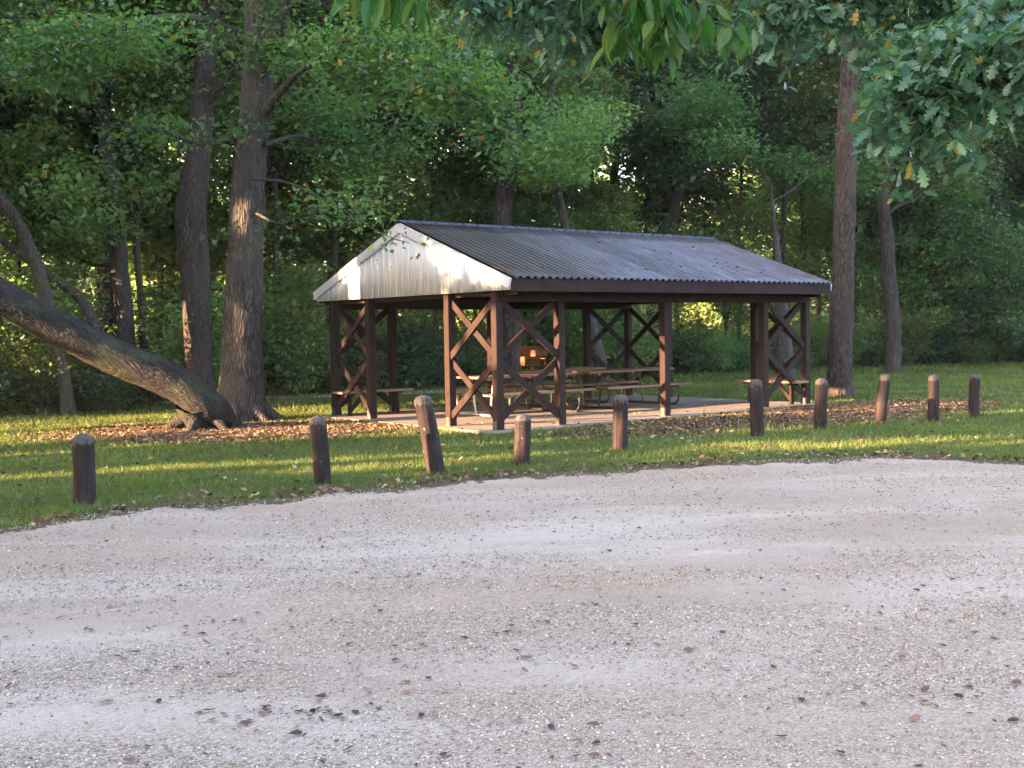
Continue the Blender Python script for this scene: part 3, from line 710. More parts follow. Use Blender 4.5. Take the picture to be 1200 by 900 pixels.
px_limb(T, [(310, 170, 21.6, 7), (350, 160, 22, 5), (400, 170, 22.5, 4), (460, 140, 23, 2)], 2)
px_limb(T, [(296, -20, 21.6, 14), (380, -90, 20, 9), (500, -110, 19, 7), (640, -60, 18, 4)], 2)
for k in range(9):
    T.limb(at(300, -120 - 28 * k, 21.8), (math.cos(k * 2.4), math.sin(k * 2.4), .35), 4.2, .12, 2, 4, .1)
# leaf sprays hanging before the white gable
for (a_, b_) in ((452, 290), (468, 286)): T.tips.append(at(a_, b_, 17.4))
def keep_gable(Q):   # few leaves hang between the camera and the gable
    px = 600 + F * Q[:, 0] / Q[:, 1]; pz = 387 - F * (Q[:, 2] - H) / Q[:, 1]
    bad = (Q[:, 1] < 21) & (px > 505) & (pz > 235); return ~bad
T.build('oak_tree', 'massive oak with flared base rising just left of the pavilion beside the leaning trunk', 'tree', None, M_bark, M_leaf, 42, .115, (.48, .48, .18), cull=lambda Q: keep_gable(Q) & gaps(Q), drop=.1)

T = Tree(12)
px_trunk(T, [(234, 474, 38), (233, 430, 31), (230, 340, 33), (224, 255, 36), (226, 225, 33), (234, 170, 28), (238, 110, 26), (244, 40, 22), (249, -20, 20), (250, -150, 16), (246, -300, 9)], 26.1, seg=22, bump=.04)
for k, hh in enumerate((60, 20, -20, -60, -100, -150, -200, -250)):
    T.limb(at(244, hh, 26.1), (math.cos(k * 2.3 + 1), math.sin(k * 2.3 + 1), .5), 4, .11, 2, 4, .1)
px_limb(T, [(245, 120, 26, 9), (275, 80, 25.5, 7), (300, 20, 25, 5)], 1)
T.build('oak_tree', 'straight trunk with a swollen bulge halfway up, standing just behind the leaning trunk', 'tree', None, M_barkdark, M_leaf, 50, .13, (.5, .5, .3), cull=gaps)

T = Tree(13)
Pl = [at(272, 500, 20.1), at(262, 486, 19.95), at(240, 472, 19.8), at(200, 446, 19.7), at(133, 417, 19.5), at(60, 380, 19.2), at(0, 347, 18.9), at(-70, 302, 18.6), at(-160, 245, 18.2), at(-280, 160, 17.8), at(-390, 50, 17.6)]
P, rad = smooth_path(Pl, [.07, .19, .29, .30, .30, .29, .28, .27, .24, .19, .12], 6); T.addtube(P, rad, 26, .035)
b0 = gnd(240, 503); b0[2] = 0
T.addtube([b0 + [0, 0, -.2], b0 + [-.02, 0, .1], at(228, 470, 19.75)], [.34, .28, .30], 18, .08)
for a_ in (0, .9, 2.0, 3.3, 4.6, 5.5): T.addtube([b0 + [.15 * math.cos(a_), .15 * math.sin(a_), .32], b0 + [.42 * math.cos(a_), .42 * math.sin(a_), .15], b0 + [.75 * math.cos(a_), .75 * math.sin(a_), -.03]], [.16, .12, .05], 8)
T.gap = True
for k in range(6): T.limb(at(-150 - k * 45, 235 - k * 35, 18.1), (math.cos(k * 2.2), math.sin(k * 2.2), .7), 3.4, .10, 2, 4, .1)
for q_ in ((236, 466, 19.15), (234, 470, 19.2), (244, 478, 19.25), (252, 488, 19.4), (240, 492, 19.2), (258, 496, 19.6), (228, 462, 19.3)): T.tips.append(at(*q_))
px_limb(T, [(-40, 300, 18.4, 10), (0, 288, 18.2, 3), (40, 302, 18, 2), (62, 318, 18, 1)], 0)
T.build('leaning_tree', 'huge mossy trunk leaning far over to the left from a gnarled base', 'tree', None, M_barkmoss, M_leafdark, 55, .10, (.26, .2, .17), cull=gaps)

def mid_tree(name, seed, pts, y, lab, bark, leaf, crown_from=200, nl=5, L=3.2, nleaf=60, ls=.14, y1=None, extra=None):
    T = Tree(seed); P, rad = px_trunk(T, pts, y, y1, 14)
    top = P[-1]; n0 = len(P)
    for k in range(nl):
        i = int(n0 * (.45 + .53 * k / max(nl - 1, 1))); i = min(i, n0 - 1)
        if (387 - F * (P[i][2] - H) / P[i][1]) > crown_from: continue
        T.limb(P[i], (math.cos(k * 2.4 + seed), math.sin(k * 2.4 + seed), .45), L * T.rng.uniform(.7, 1.2), max(rad[i] * .45, .03), 2, 4, .1)
    if extra: extra(T)
    T.build(name, lab, 'tree', None, bark, leaf, nleaf, ls, (.68, .68, .22), cull=gaps)
mid_tree('slanting_tree', 21, [(80, 480, 18), (72, 430, 17), (60, 375, 17), (46, 322, 15), (22, 262, 14), (-5, 225, 13), (-50, 150, 11), (-80, 40, 8)], 24.6, 'thin trunk bending left, the leftmost one rising behind the leaning trunk', M_barksmall, M_leaf)
mid_tree('curved_tree', 22, [(131, 477, 14), (126, 430, 13), (113, 385, 14), (96, 352, 12), (72, 333, 11), (38, 308, 9), (0, 280, 8), (-60, 230, 6)], 25.9, 'slim trunk curving strongly to the left behind the leaning trunk', M_barksmall, M_leaf, 290, 4, 2.2)
mid_tree('maple_tree', 23, [(148, 472, 21), (148, 400, 20), (141, 320, 20), (132, 230, 18), (122, 150, 15), (112, 70, 13), (118, -20, 12), (120, -150, 9), (120, -260, 5)], 27.4, 'upright slim tree with a sunlit patch, left of the bulging trunk', M_bark, M_leaf, 180, 9)
mid_tree('sapling', 24, [(197, 436, 8), (192, 380, 8), (187, 310, 8), (181, 250, 7), (178, 180, 5), (176, 120, 4)], 34, 'very thin grey trunk seen between the slim tree and the bulging trunk', M_barksmall, M_leaflight, 300, 5, 1.8)
mid_tree('sapling', 25, [(318, 398, 9), (316, 350, 9), (312, 300, 8), (316, 240, 7), (320, 160, 6), (318, 80, 4)], 42, 'thin dark trunk in the wood between the big oak and the gable', M_barksmall, M_leaflight, 260, 6, 2.4)
mid_tree('hickory_tree', 26, [(984, 462, 34), (984, 430, 29), (987, 350, 26), (990, 250, 25), (992, 150, 23), (996, 60, 20), (998, -30, 18), (1000, -160, 13), (1000, -300, 7)], 25.9, 'tall straight grey trunk standing at the right end of the pavilion roof', M_barkdark, M_leafdark, 80, 9, 3.6, 70, .13)
mid_tree('maple_tree', 27, [(1046, 430, 20), (1047, 380, 17), (1042, 330, 17), (1039, 280, 16), (1036, 235, 14), (1045, 170, 11), (1052, 90, 8), (1055, 0, 5)], 38, 'dark slightly bent trunk further back, right of the tall grey one', M_barkdark, M_leafdark, 260, 9, 4.2, 80, .15)
mid_tree('oak_tree', 28, [(600, 440, 24), (600, 390, 22), (594, 330, 22), (587, 262, 22), (597, 190, 22), (603, 130, 15), (600, 70, 12), (596, 0, 10), (600, -80, 7)], 32.5, 'dark trunk rising straight up behind the middle of the roof', M_barkdark, M_leaf, 190, 8, 3.6, 60, .14)
mid_tree('locust_tree', 29, [(705, 436, 17), (700, 410, 16), (692, 378, 15), (682, 342, 14), (668, 290, 12), (656, 235, 9), (648, 180, 7), (645, 100, 5)], 33, 'pale trunk tilting left, seen through the lattice behind the picnic tables', M_bark, M_leaflight, 240, 6, 2.6)
mid_tree('elm_tree', 30, [(920, 438, 24), (919, 415, 21), (917, 380, 17), (913, 330, 12), (910, 290, 8), (906, 250, 5), (902, 210, 3)], 34, 'rough trunk seen between the posts at the right end of the pavilion', M_bark, M_leaf, 260, 8, 3.2)
mid_tree('elm_tree', 31, [(770, 400, 20), (776, 330, 18), (785, 260, 16), (800, 195, 14), (805, 140, 9), (806, 90, 6)], 42, 'dark trunk slanting right, rising behind the far half of the roof', M_barkdark, M_leafdark, 250, 9, 4.2, 80, .15)
mid_tree('elm_tree', 32, [(1020, 395, 13), (1019, 350, 12), (1018, 300, 11), (1015, 220, 9), (1014, 120, 6)], 52, 'distant straight thin trunk between the two trunks right of the pavilion', M_barksmall, M_leaf, 320, 6, 3.5)
mid_tree('elm_tree', 33, [(1178, 410, 16), (1177, 350, 14), (1174, 280, 13), (1170, 180, 11), (1165, 80, 9), (1165, -20, 6)], 50, 'far trunk near the right margin above the drooping dark tree', M_barkdark, M_leafdark, 260, 8, 4.5, 80, .16)
# broad dark drooping tree at right
T = Tree(34); bp = gnd(1160, 424); bp[2] = 0
P, rad = smooth_path([bp + [0, 0, -.1], bp + [.05, 0, 2], bp + [.3, 0, 4.5], bp + [.2, 0, 7.5], bp + [.2, 0, 11]], [.5, .4, .32, .2, .06], 5); T.addtube(P, rad, 14, .04)
for k in range(26):
    z = 1.6 + k * .36; T.limb(bp + [.15, 0, z], (math.cos(k * 2.4), math.sin(k * 2.4), .12), 5.0 * (1 - .045 * max(k - 8, 0)), .10, 2, 4, -.12, .2, 6, 3)
T.build('drooping_tree', 'broad dark tree with branches sweeping down to the lawn at the right margin', 'tree', None, M_barkdark, M_leafdark, 42, .17, (.5, .5, .26))

# -- the wood behind: prototypes copied
def proto(seed, hgt, r, crown0, Lmax, nl, nleaf, ls, leaf, bark, name, lean=.6, spread=(.72, .72, .24)):
    T = Tree(seed); rng = T.rng
    pts = [np.array([0, 0, -.3])]; rad = [r * 1.3]
    for i in range(1, 8):
        t = i / 7; pts.append(np.array([rng.normal(0, lean * .25) * t + lean * t * t * rng.uniform(-1, 1), rng.normal(0, .2) * t, hgt * t])); rad.append(r * (1 - .85 * t) + .02)
    P, rad = smooth_path(pts, rad, 4); T.addtube(P, rad, 12, .04)
    for k in range(nl):
        t = crown0 + (1 - crown0) * (k + .5) / nl; i = min(int(t * len(P)), len(P) - 1)
        L = Lmax * (.45 + .75 * math.sin(PI * min(1, .18 + .8 * (t - crown0) / (1 - crown0))))
        T.limb(P[i], (math.cos(k * 2.4 + seed), math.sin(k * 2.4 + seed), .3), L, max(rad[i] * .4, .03), 2, 4, .12, .25, 6, 3)
    return T.build(name, '', 'tree', None, bark, leaf, nleaf, ls, spread)
FW = 'woodland trees crowding behind the pavilion'
LAB = {'e': 'bare stemmed pole tree', 'a': 'leafy green woodland tree in the dense wood behind the pavilion', 'b': 'light green airy woodland tree in the dense wood behind the pavilion', 'c': 'dark green woodland tree in the dense wood behind the pavilion', 'd': 'slender young woodland tree in the dense wood behind the pavilion'}
protos = [('a', proto(101, 19, .26, .22, 4.4, 17, 24, .27, M_leaflight, M_barkdark, 'woodland_tree')),
          ('b', proto(102, 16, .18, .16, 3.6, 17, 24, .26, M_leaflight, M_barksmall, 'woodland_tree')),
          ('c', proto(103, 20, .28, .25, 4.6, 16, 25, .28, M_leafdark, M_barkdark, 'woodland_tree')),
          ('a', proto(104, 17, .22, .18, 4.0, 17, 25, .27, M_leaflight, M_barksmall, 'woodland_tree', 1.0)),
          ('d', proto(105, 9, .08, .25, 2.0, 12, 16, .2, M_leaflight, M_barksmall, 'young_tree', .8, (.45, .45, .3)))]
for k_, p_ in protos: p_['label'] = LAB[k_]; p_['group'] = FW
protos.append(('e', proto(106, 15, .10, .5, 2.4, 12, 20, .2, M_leaflight, M_barksmall, 'pole_tree', .9)))
protos[-1][1]['label'] = 'x'; protos[-1][1]['group'] = FW
used = [False] * 6
rf = random.Random(77)
def back_edge(x): return float(np.interp(x, [-40, -16, -10.4, -7.8, -5, 0, 7, 13, 19, 40], [24, 25, 25.5, 28, 32.5, 36, 41, 45, 46, 50]))
placed = []
def region(x, y):
    px = 600 + F * x / y
    for lim, w_ in ((-20, 'just beyond the left margin'), (110, 'behind the leaning trunk'), (210, 'left of the bulging trunk'), (330, 'behind the big oak'), (430, 'beside the gable'), (560, 'above the near roof end'), (700, 'above the roof middle'), (830, 'above the far roof end'), (960, 'behind the right posts'), (1080, 'behind the tall grey trunk'), (1220, 'by the right margin')):
        if px < lim: return w_
    return 'just beyond the right margin'
def rank(x, y, q):
    d = y - back_edge(x)
    for lim, w_ in q:
        if d < lim: return w_
    return q[-1][1]
def woodlabel(x, y, k_):
    nm_ = {'a': 'leafy green tree', 'b': 'airy light green tree', 'c': 'dark green tree', 'd': 'slender young tree', 'e': 'thin bare stemmed tree'}[k_]
    return nm_ + ' ' + rank(x, y, ((3, 'at the edge of the wood'), (7.5, 'in the second rank of the wood'), (13, 'deep in the wood'), (99, 'far back in the wood'))) + ' ' + region(x, y)
def place(pi, x, y, s):
    z = float(terrain(x, y)); rz = rf.uniform(0, 6.28); sc = (s * rf.uniform(.9, 1.1),) * 2 + (s,)
    k_, root = protos[pi]
    lb = woodlabel(x, y, k_)
    if not used[pi]:
        root['label'] = lb; used[pi] = True; root.location = (x, y, z); root.rotation_euler = (0, 0, rz); root.scale = sc
    else: dup_tree(root, (x, y, z), rz, sc, lb)
trunks_clear = [(-5, 21.8), (-7.2, 26.1)]
for row, (dy, step, pis, smin, smax) in enumerate([(1.0, 4.4, [4, 1, 3, 0], .62, .95), (5, 5.2, [0, 1, 3, 4], .8, 1.0), (10, 7.2, [0, 2, 3, 1], .9, 1.1), (18, 8.5, [0, 2, 3, 1], 1.0, 1.2)]):
    half = 13 + (back_edge(0) + dy) * .46
    x = -half - rf.uniform(0, 2)
    while x < half:
        y = back_edge(x) + dy + rf.uniform(-1.4, 1.4)
        xx = x + rf.uniform(-1.2, 1.2)
        pq_ = 600 + F * xx / y
        if abs(xx / y) < .56 + 4 / y and not (row and 790 < pq_ < 900) and not (row > 2 and 640 < pq_ < 1000):
            if all((xx - a_) ** 2 + (y - b_) ** 2 > 4 for a_, b_ in placed):
                place(rf.choice(pis), xx, y, rf.uniform(smin, smax)); placed.append((xx, y))
        x += step
for i in range(26):
    xx = -17 + 44 * (i + rf.random()) / 26; y = back_edge(xx) + rf.uniform(-.5, 7)
    if all((xx - a_) ** 2 + (y - b_) ** 2 > .8 for a_, b_ in placed): place(5, xx, y, rf.uniform(.7, 1.2)); placed.append((xx, y))
# -- understorey shrubs
def shrub(seed, hgt, wid, nleaf, ls, leaf):
    T = Tree(seed)
    for k in range(11):
        a_ = k * 2.4; T.limb((.1 * math.cos(a_), .1 * math.sin(a_), -.05), (math.cos(a_) * wid, math.sin(a_) * wid, 1), hgt * T.rng.uniform(.6, 1), .022, 1, 5, .1, .3, 5, 3)
    return T.build('shrub', '', 'shrub', None, M_twig, leaf, nleaf, ls, (.34, .34, .26), trunkname='stems')
sh = [shrub(201, 2.2, .6, 18, .16, M_leaf), shrub(202, 1.6, .9, 18, .15, M_leafdark), shrub(203, 2.8, .5, 18, .16, M_leaflight)]
SL_ = ['mid green bush in the undergrowth along the edge of the wood', 'low dark bush in the undergrowth along the edge of the wood', 'tall pale green bush in the undergrowth along the edge of the wood']
for i, s_ in enumerate(sh): s_['label'] = SL_[i]; s_['group'] = 'undergrowth bushes along the wood edge'
us = [False] * 3
for dy, step in ((.2, 1.5), (2.0, 1.7), (4.5, 2.1), (8, 2.8)):
    x = -16
    while x < 30:
        y = back_edge(x) + dy + rf.uniform(-.6, .6) - .8
        if abs(x / y) < .5 + 1.5 / y:
            i = rf.choice([0, 1, 1, 2] if x < 9 else [0, 1, 2, 2]); s = rf.uniform(.6, 1.1) * (.7 if x > 6 else 1)
            lb = ['mid green bush', 'low dark bush', 'tall pale green bush'][i] + ' ' + rank(x, y, ((.6, 'on the edge of the lawn'), (2.6, 'in the first undergrowth'), (5.6, 'in the deeper undergrowth'), (99, 'back among the wood trunks'))) + ' ' + region(x, y)
            lb = lb.replace('above the', 'behind the')
            if not us[i]: us[i] = True; sh[i]['label'] = lb; sh[i].location = (x, y, float(terrain(x, y))); sh[i].scale = (s, s, s)
            else: dup_tree(sh[i], (x, y, float(terrain(x, y))), rf.uniform(0, 6.3), (s, s, s), lb)
        x += step * rf.uniform(.7, 1.2)
# far wood as a mass
rng = np.random.default_rng(9)
N = 50000
fx = rng.uniform(-62, 62, N); fy = rng.uniform(76, 92, N) + 3 * np.sin(fx * .35); tone = .5 + .5 * np.sin(fx * .9) * np.sin(fx * .23 + 1)
fz = rng.uniform(0, 1, N) * (13 + 2.5 * np.sin(fx * .4) + 2 * np.sin(fx * 1.3)) + terrain(fx, fy) - 1
tv, tf = leaf_template(); V, fs, rd = instance(tv, tf, np.stack([fx, fy, fz], 1), rot_frames(rng, N, 1.2, .1), rng.uniform(.5, .95, N), np.clip(tone * .5 + rng.random(N) * .4, 0, .9))
o = mesh_np('distant_woods', V, fs, M_leaflight, rnd=rd); tag(o, 'distant woodland closing off the view between the trees', 'woods', kind='stuff')

# -- unseen sun-side trees added to block the low sun, crowns cut for lit patches
side = [(-21, -14, 0), (-22, -8, 1), (-20.5, -2, 2), (-22, 4, 3), (-20, 9.5, 4), (-22.5, 14.5, 5), (-20.5, 20, 6), (-27.5, -5, 7), (-28, 6, 8), (-27.5, 17, 9), (-26, 24, 10)]
OWN = ['southern end', 'near', 'low forked', 'broad', 'middle', 'dense', 'northern', 'rear', 'rear broad', 'rear dense', 'far corner']
for (x, y, k) in side:
    T = Tree(300 + k); rng = T.rng
    P, rad = smooth_path([(0, 0, -.2), (.1, 0, 3), (-.1, .2, 7), (.2, 0, 11), (0, 0, 15)], [.36, .28, .22, .13, .05], 4); T.addtube(P, rad, 12, .04); T.gap = True; T.org = np.array([x, y, 0.])
    for j in range(20):
        z = 1.7 + j * .62; T.limb((0, 0, z), (math.cos(j * 2.4 + k), math.sin(j * 2.4 + k), .25), 4.0 * (1 - .03 * max(j - 10, 0)), .09, 2, 4, .08, .25, 5, 3)
    T.build('unseen_shade_tree', 'unseen leafy tree (' + OWN[k] + ') left of the gravel lot, crown opened to shape sun patches', 'tree', 'unseen trees left of the gravel lot shaping the sun patches', M_barkdark, M_leaf, 50, .24, (.62, .62, .42), loc=(x, y, 0), cull=gaps)

# -- branches hanging into the top of the view
T = Tree(401)
P, rad = smooth_path([(5.6, 5.2, -.2), (5.5, 5.3, 1.5), (5.3, 5.5, 3.2), (5.0, 5.9, 5), (4.6, 6.3, 7.5), (4.4, 6.5, 10)], [.36, .29, .26, .2, .14, .05], 6); T.addtube(P, rad, 20, .03)
def hang(T, start, pts, r0, dens, sub=.42):
    """a limb through px points with drooping leafy twigs"""
    Q = [np.array(start, float)] + [at(*p) for p in pts]; Pp, rr_ = smooth_path(Q, np.linspace(r0, .006, len(Q)), 8); T.addtube(Pp, rr_, 8)
    out = []
    n0 = int(8 * 1)
    for i in range(n0, len(Pp)):
        for _ in range(dens):
            d = T.rng.normal(0, 1, 3) * [1, 1, .45] + [0, 0, -.15]; d /= np.linalg.norm(d); L = sub * T.rng.uniform(.5, 1.2)
            tw = [Pp[i], Pp[i] + d * L * .5, Pp[i] + d * L + [0, 0, -.12 * L]]; T.addtube(tw, [.005, .004, .002], 4)
            for t_ in (.45, .65, .8, .95, 1.0): out.append((Pp[i] + d * L * t_ + [0, 0, -.1 * L * t_ * t_], d))
    return out
lv = []
lv += hang(T, (5.1, 5.8, 4.3), [(1330, -50, 7.0), (1200, 10, 7.2), (1120, 45, 7.2), (1085, 95, 7.1), (1080, 135, 7.0)], .06, 6, .4)
lv += hang(T, (5.1, 5.8, 4.6), [(1300, -120, 7.6), (1150, -40, 8), (1040, -15, 8.2), (960, 0, 8.3), (910, 20, 8.4)], .06, 5, .42)
lv += hang(T, (5.2, 5.7, 3.8), [(1350, 20, 6.5), (1270, 30, 6.6), (1190, 60, 6.8), (1130, 70, 6.9)], .04, 6, .35)
lv += hang(T, (5.2, 5.7, 4.0), [(1320, -20, 7.4), (1230, 20, 7.8), (1160, 40, 8.2), (1080, 60, 8.6)], .04, 6, .4)
lv += hang(T, (5.0, 5.9, 5.0), [(1200, -200, 8), (980, -130, 8.4), (800, -70, 8.6), (690, -25, 8.6), (610, -5, 8.6), (545, 5, 8.6)], .06, 4, .42)
lv += hang(T, (5.0, 5.9, 5.1), [(1150, -260, 8.4), (900, -160, 9), (760, -50, 9.2), (700, 20, 9.2), (680, 30, 9.2)], .05, 6, .4)
for k in range(10): T.limb((4.7, 6.2, 5 + k * .5), (math.cos(k * 2.4), math.sin(k * 2.4) , .45), 2.8, .07, 1, 4, .1)
e = empty('oak_tree', (0, 0, 0), 'near oak whose lobed leaves hang into the top right of the view', 'tree')
mesh_np('trunk', np.concatenate(T.tv), [np.concatenate(T.tf)], M_bark, e, smooth=True)
def leafset(lv, per, size, tmpl, rng, jit, droop=.5, tilt=.55):
    P = np.array([a_ for a_, _ in lv]); N = len(P) * per; idx = np.repeat(np.arange(len(P)), per)
    return np.array(P)[idx] + rng.normal(0, jit, (N, 3)), rot_frames(rng, N, tilt, droop), rng.uniform(.6, 1.2, N) * size
rng = T.rng
P1, R1, S1 = leafset(lv, 3, .115, 'oak', rng, .055)
tt = np.array(T.tips); idx = np.repeat(np.arange(len(tt)), 26)
P2 = tt[idx] + rng.normal(0, .3, (len(idx), 3)); P2 = P2[P2[:, 2] > 1.63 + np.maximum(P2[:, 1], .5) * .30]
R2 = rot_frames(rng, len(P2), .6, .3); S2 = rng.uniform(.09, .14, len(P2))
PP = np.concatenate([P1, P2]); RR = np.concatenate([R1, R2]); SS = np.concatenate([S1, S2])
rn = rng.random(len(PP)) * .9; rn = np.where(rng.random(len(PP)) > .975, rng.uniform(.94, 1, len(PP)), rn)
tv, tf = leaf_template('oak'); V, fs, rd = instance(tv, tf, PP, RR, SS, rn); mesh_np('crown', V, fs, M_leafoak, e, rnd=rd)

T = Tree(402)
P, rad = smooth_path([(-3.4, 1.2, -.2), (-3.3, 1.3, 1.6), (-3.2, 1.5, 3.2), (-2.8, 2.0, 5), (-2.6, 2.2, 8)], [.26, .2, .17, .13, .05], 6); T.addtube(P, rad, 16, .03)
lv = []
lv += hang(T, (-3.0, 1.8, 4.2), [(400, -420, 4.6), (640, -180, 5.4), (740, -60, 5.6), (800, -10, 5.6), (835, 25, 5.6)], .05, 2, .22)
lv += hang(T, (-3.0, 1.8, 4.2), [(330, -380, 4.6), (600, -200, 5.3), (710, -80, 5.5), (745, -10, 5.5), (752, 30, 5.5)], .04, 2, .2)
lv += hang(T, (-3.0, 1.8, 4.2), [(150, -420, 4.0), (380, -160, 4.6), (450, -50, 4.8), (470, -15, 4.8)], .04, 2, .2)
for k in range(9): T.limb((-2.8, 2.0, 5 + k * .35), (math.cos(k * 2.4), math.sin(k * 2.4), .5), 2.0, .05, 1, 4, .1)
e = empty('hickory_tree', (0, 0, 0), 'near tree whose long yellow green leaflets dangle at the top centre of the view', 'tree')
mesh_np('trunk', np.concatenate(T.tv), [np.concatenate(T.tf)], M_bark, e, smooth=True)
rng = T.rng; P1, R1, S1 = leafset(lv, 1, .14, 'long', rng, .03, 1.0, .5)
tt = np.array(T.tips); idx = np.repeat(np.arange(len(tt)), 22); P2 = tt[idx] + rng.normal(0, .3, (len(idx), 3)); P2 = P2[P2[:, 2] > 1.63 + np.maximum(P2[:, 1], .5) * .32]
R2 = rot_frames(rng, len(P2), .6, .5); S2 = rng.uniform(.12, .18, len(P2))
PP = np.concatenate([P1, P2]); RR = np.concatenate([R1, R2]); SS = np.concatenate([S1, S2])
tv, tf = leaf_template('long'); V, fs, rd = instance(tv, tf, PP, RR, SS, rng.random(len(PP))); mesh_np('crown', V, fs, M_leafyel, e, rnd=rd)

# ------------------------------------------------------------------ ground cover: grass, fallen leaves, stones
rng = np.random.default_rng(60)
def in_frame(x, y, mrg=1.0): return np.abs(x) < y * .455 + mrg
def value_noise(x, y, s, seed):
    r = np.random.default_rng(seed); G = r.random((64, 64)); fx, fy = x / s, y / s; ix, iy = np.floor(fx).astype(int), np.floor(fy).astype(int); tx, ty = fx - ix, fy - iy
    tx = tx * tx * (3 - 2 * tx); ty = ty * ty * (3 - 2 * ty); g_ = lambda i, j: G[i % 64, j % 64]
    return (g_(ix, iy) * (1 - tx) + g_(ix + 1, iy) * tx) * (1 - ty) + (g_(ix, iy + 1) * (1 - tx) + g_(ix + 1, iy + 1) * tx) * ty
def litter_zone(x, y):
    a_, b_ = pav_ab(x, y)
    z1 = np.clip(1.25 - np.hypot((a_ - 7.0) / 4.0, (b_ + 1.7) / 1.7), 0, 1)      # right front of the slab
    z2 = np.clip(1.25 - np.hypot((x + 4.8) / 3.1, (y - 19.6) / 2.0), 0, 1)          # round the big oak
    z3 = np.clip(1.1 - np.hypot((a_ - 3.2) / 3.4, (b_ + 1.5) / 1.4), 0, 1) * .6
    z4 = np.clip(1 - np.hypot((x + 2.9) / 1.8, (y - 20.2) / 1.0), 0, 1)
    return np.maximum(np.maximum(z1, z2), np.maximum(z3, z4)) * (.45 + 1.3 * value_noise(x, y, .45, 4))
def off_slab(x, y):
    a_, b_ = pav_ab(x, y); return ~((a_ > -.30) & (a_ < PL + .30) & (b_ > -.17) & (b_ < PW + .22))
Vs = []; rds = []; Fs = []; n0 = 0
for (ya, yb, dens, hh, ww) in ((9, 16, 850, .05, .010), (16, 24, 420, .06, .016), (24, 34, 190, .07, .024), (34, 47, 90, .09, .036)):
    area = (yb - ya) * 2 * (yb * .455 + 1); N = int(area * dens); x = rng.uniform(-(yb * .455 + 1), yb * .455 + 1, N); y = rng.uniform(ya, yb, N)
    eg = edge_y(x) + .13 * fbm(x, 3, .5, 7)
    dist = y - eg
    k = in_frame(x, y) & (dist > -.6) & off_slab(x, y) & (rng.random(N) < np.clip(.45 + dist * 1.2, .03, 1) * np.where(dist < 0, 1.6 * value_noise(x, y, .3, 44), 1)) & (rng.random(N) > litter_zone(x, y) * .9) & (y < np.vectorize(back_edge)(x) + 1)
    k &= rng.random(N) < (.12 + 1.25 * value_noise(x, y, .35, 8))
    x, y = x[k], y[k]; N = len(x); az = rng.uniform(0, PI, N); h_ = hh * np.where(rng.random(N) > .97, 1.9, 1) * rng.uniform(.5, 1.3, N) * (.7 + .6 * value_noise(x, y, .6, 2)); w_ = ww * rng.uniform(.7, 1.3, N)
    z = terrain(x, y); lx, ly = rng.normal(0, .5, N) * h_, rng.normal(0, .5, N) * h_
    A_ = np.stack([x - np.cos(az) * w_ / 2, y - np.sin(az) * w_ / 2, z], 1); B_ = np.stack([x + np.cos(az) * w_ / 2, y + np.sin(az) * w_ / 2, z], 1); C_ = np.stack([x + lx, y + ly, z + h_], 1)
    V = np.stack([A_, B_, C_], 1).reshape(-1, 3); Vs.append(V); Fs.append(np.arange(len(V)).reshape(-1, 3) + n0); n0 += len(V)
    rds.append(np.repeat(np.clip(.15 + .55 * value_noise(x, y, 1.1, 12) + rng.normal(0, .16, N), 0, 1), 3))
o = mesh_np('grass', np.concatenate(Vs), [np.concatenate(Fs)], M_grass, rnd=np.concatenate(rds)); tag(o, 'short green grass of the picnic ground', 'grass', kind='stuff')

def fallen(name, x, y, z, size, mat, label, seed, curl=.5):
    r = np.random.default_rng(seed); N = len(x); tv = np.array([(-.5, 0, .04), (-.2, -.26, .12), (.2, -.22, .07), (.5, 0, .10), (.2, .24, .13), (-.2, .26, .05), (0, 0, 0)], float)
    tf = [np.array([(6, 0, 1), (6, 1, 2), (6, 2, 3), (6, 3, 4), (6, 4, 5), (6, 5, 0)])]
    V, fs, rd = instance(tv, tf, np.stack([x, y, z + size * .10], 1), rot_frames(r, N, curl, 0), size, r.random(N) ** 1.1)
    o = mesh_np(name, V, fs, mat, rnd=rd); tag(o, label, 'leaves', kind='stuff')
# on the grass
N = 420000; x = rng.uniform(-13, 13, N); y = rng.uniform(10, 30, N)
dist = y - edge_y(x)
k = in_frame(x, y) & (dist > -.3) & off_slab(x, y) & (rng.random(N) < np.maximum(litter_zone(x, y) * 1.0, .012 + .25 * np.exp(-(dist / .35) ** 2) * value_noise(x, y, .4, 3)))
x, y = x[k], y[k]; fallen('fallen_leaves', x, y, terrain(x, y) + .012, rng.uniform(.04, .095, len(x)), M_litter, 'dry brown fallen leaves scattered over the grass and under the trees', 61, .75)
# on the gravel
N = 1900; y = 3.6 + 10.5 * rng.random(N) ** .9; x = rng.uniform(-1, 1, N) * (y * .455 + .5); k = y < edge_y(x) + .1; x, y = x[k], y[k]
cx = rng.uniform(-4.5, 5, 22); cy = rng.uniform(4.2, 12, 22); ex = (cx[:, None] + rng.normal(0, .22, (22, 14))).ravel(); ey = (cy[:, None] + rng.normal(0, .14, (22, 14))).ravel()
k = ey < edge_y(ex); x = np.concatenate([x, ex[k], (-.95 + rng.normal(0, .13, 60))]); y = np.concatenate([y, ey[k], 4.86 + rng.normal(0, .06, 60)])
fallen('fallen_leaves', x, y, np.full(len(x), .008), (.012 + .055 * rng.random(len(x)) ** 2.2) * np.clip(6 / y, .8, 1.0), M_litterdark, 'dark brown fallen leaves and bits strewn over the gravel', 62, .22)
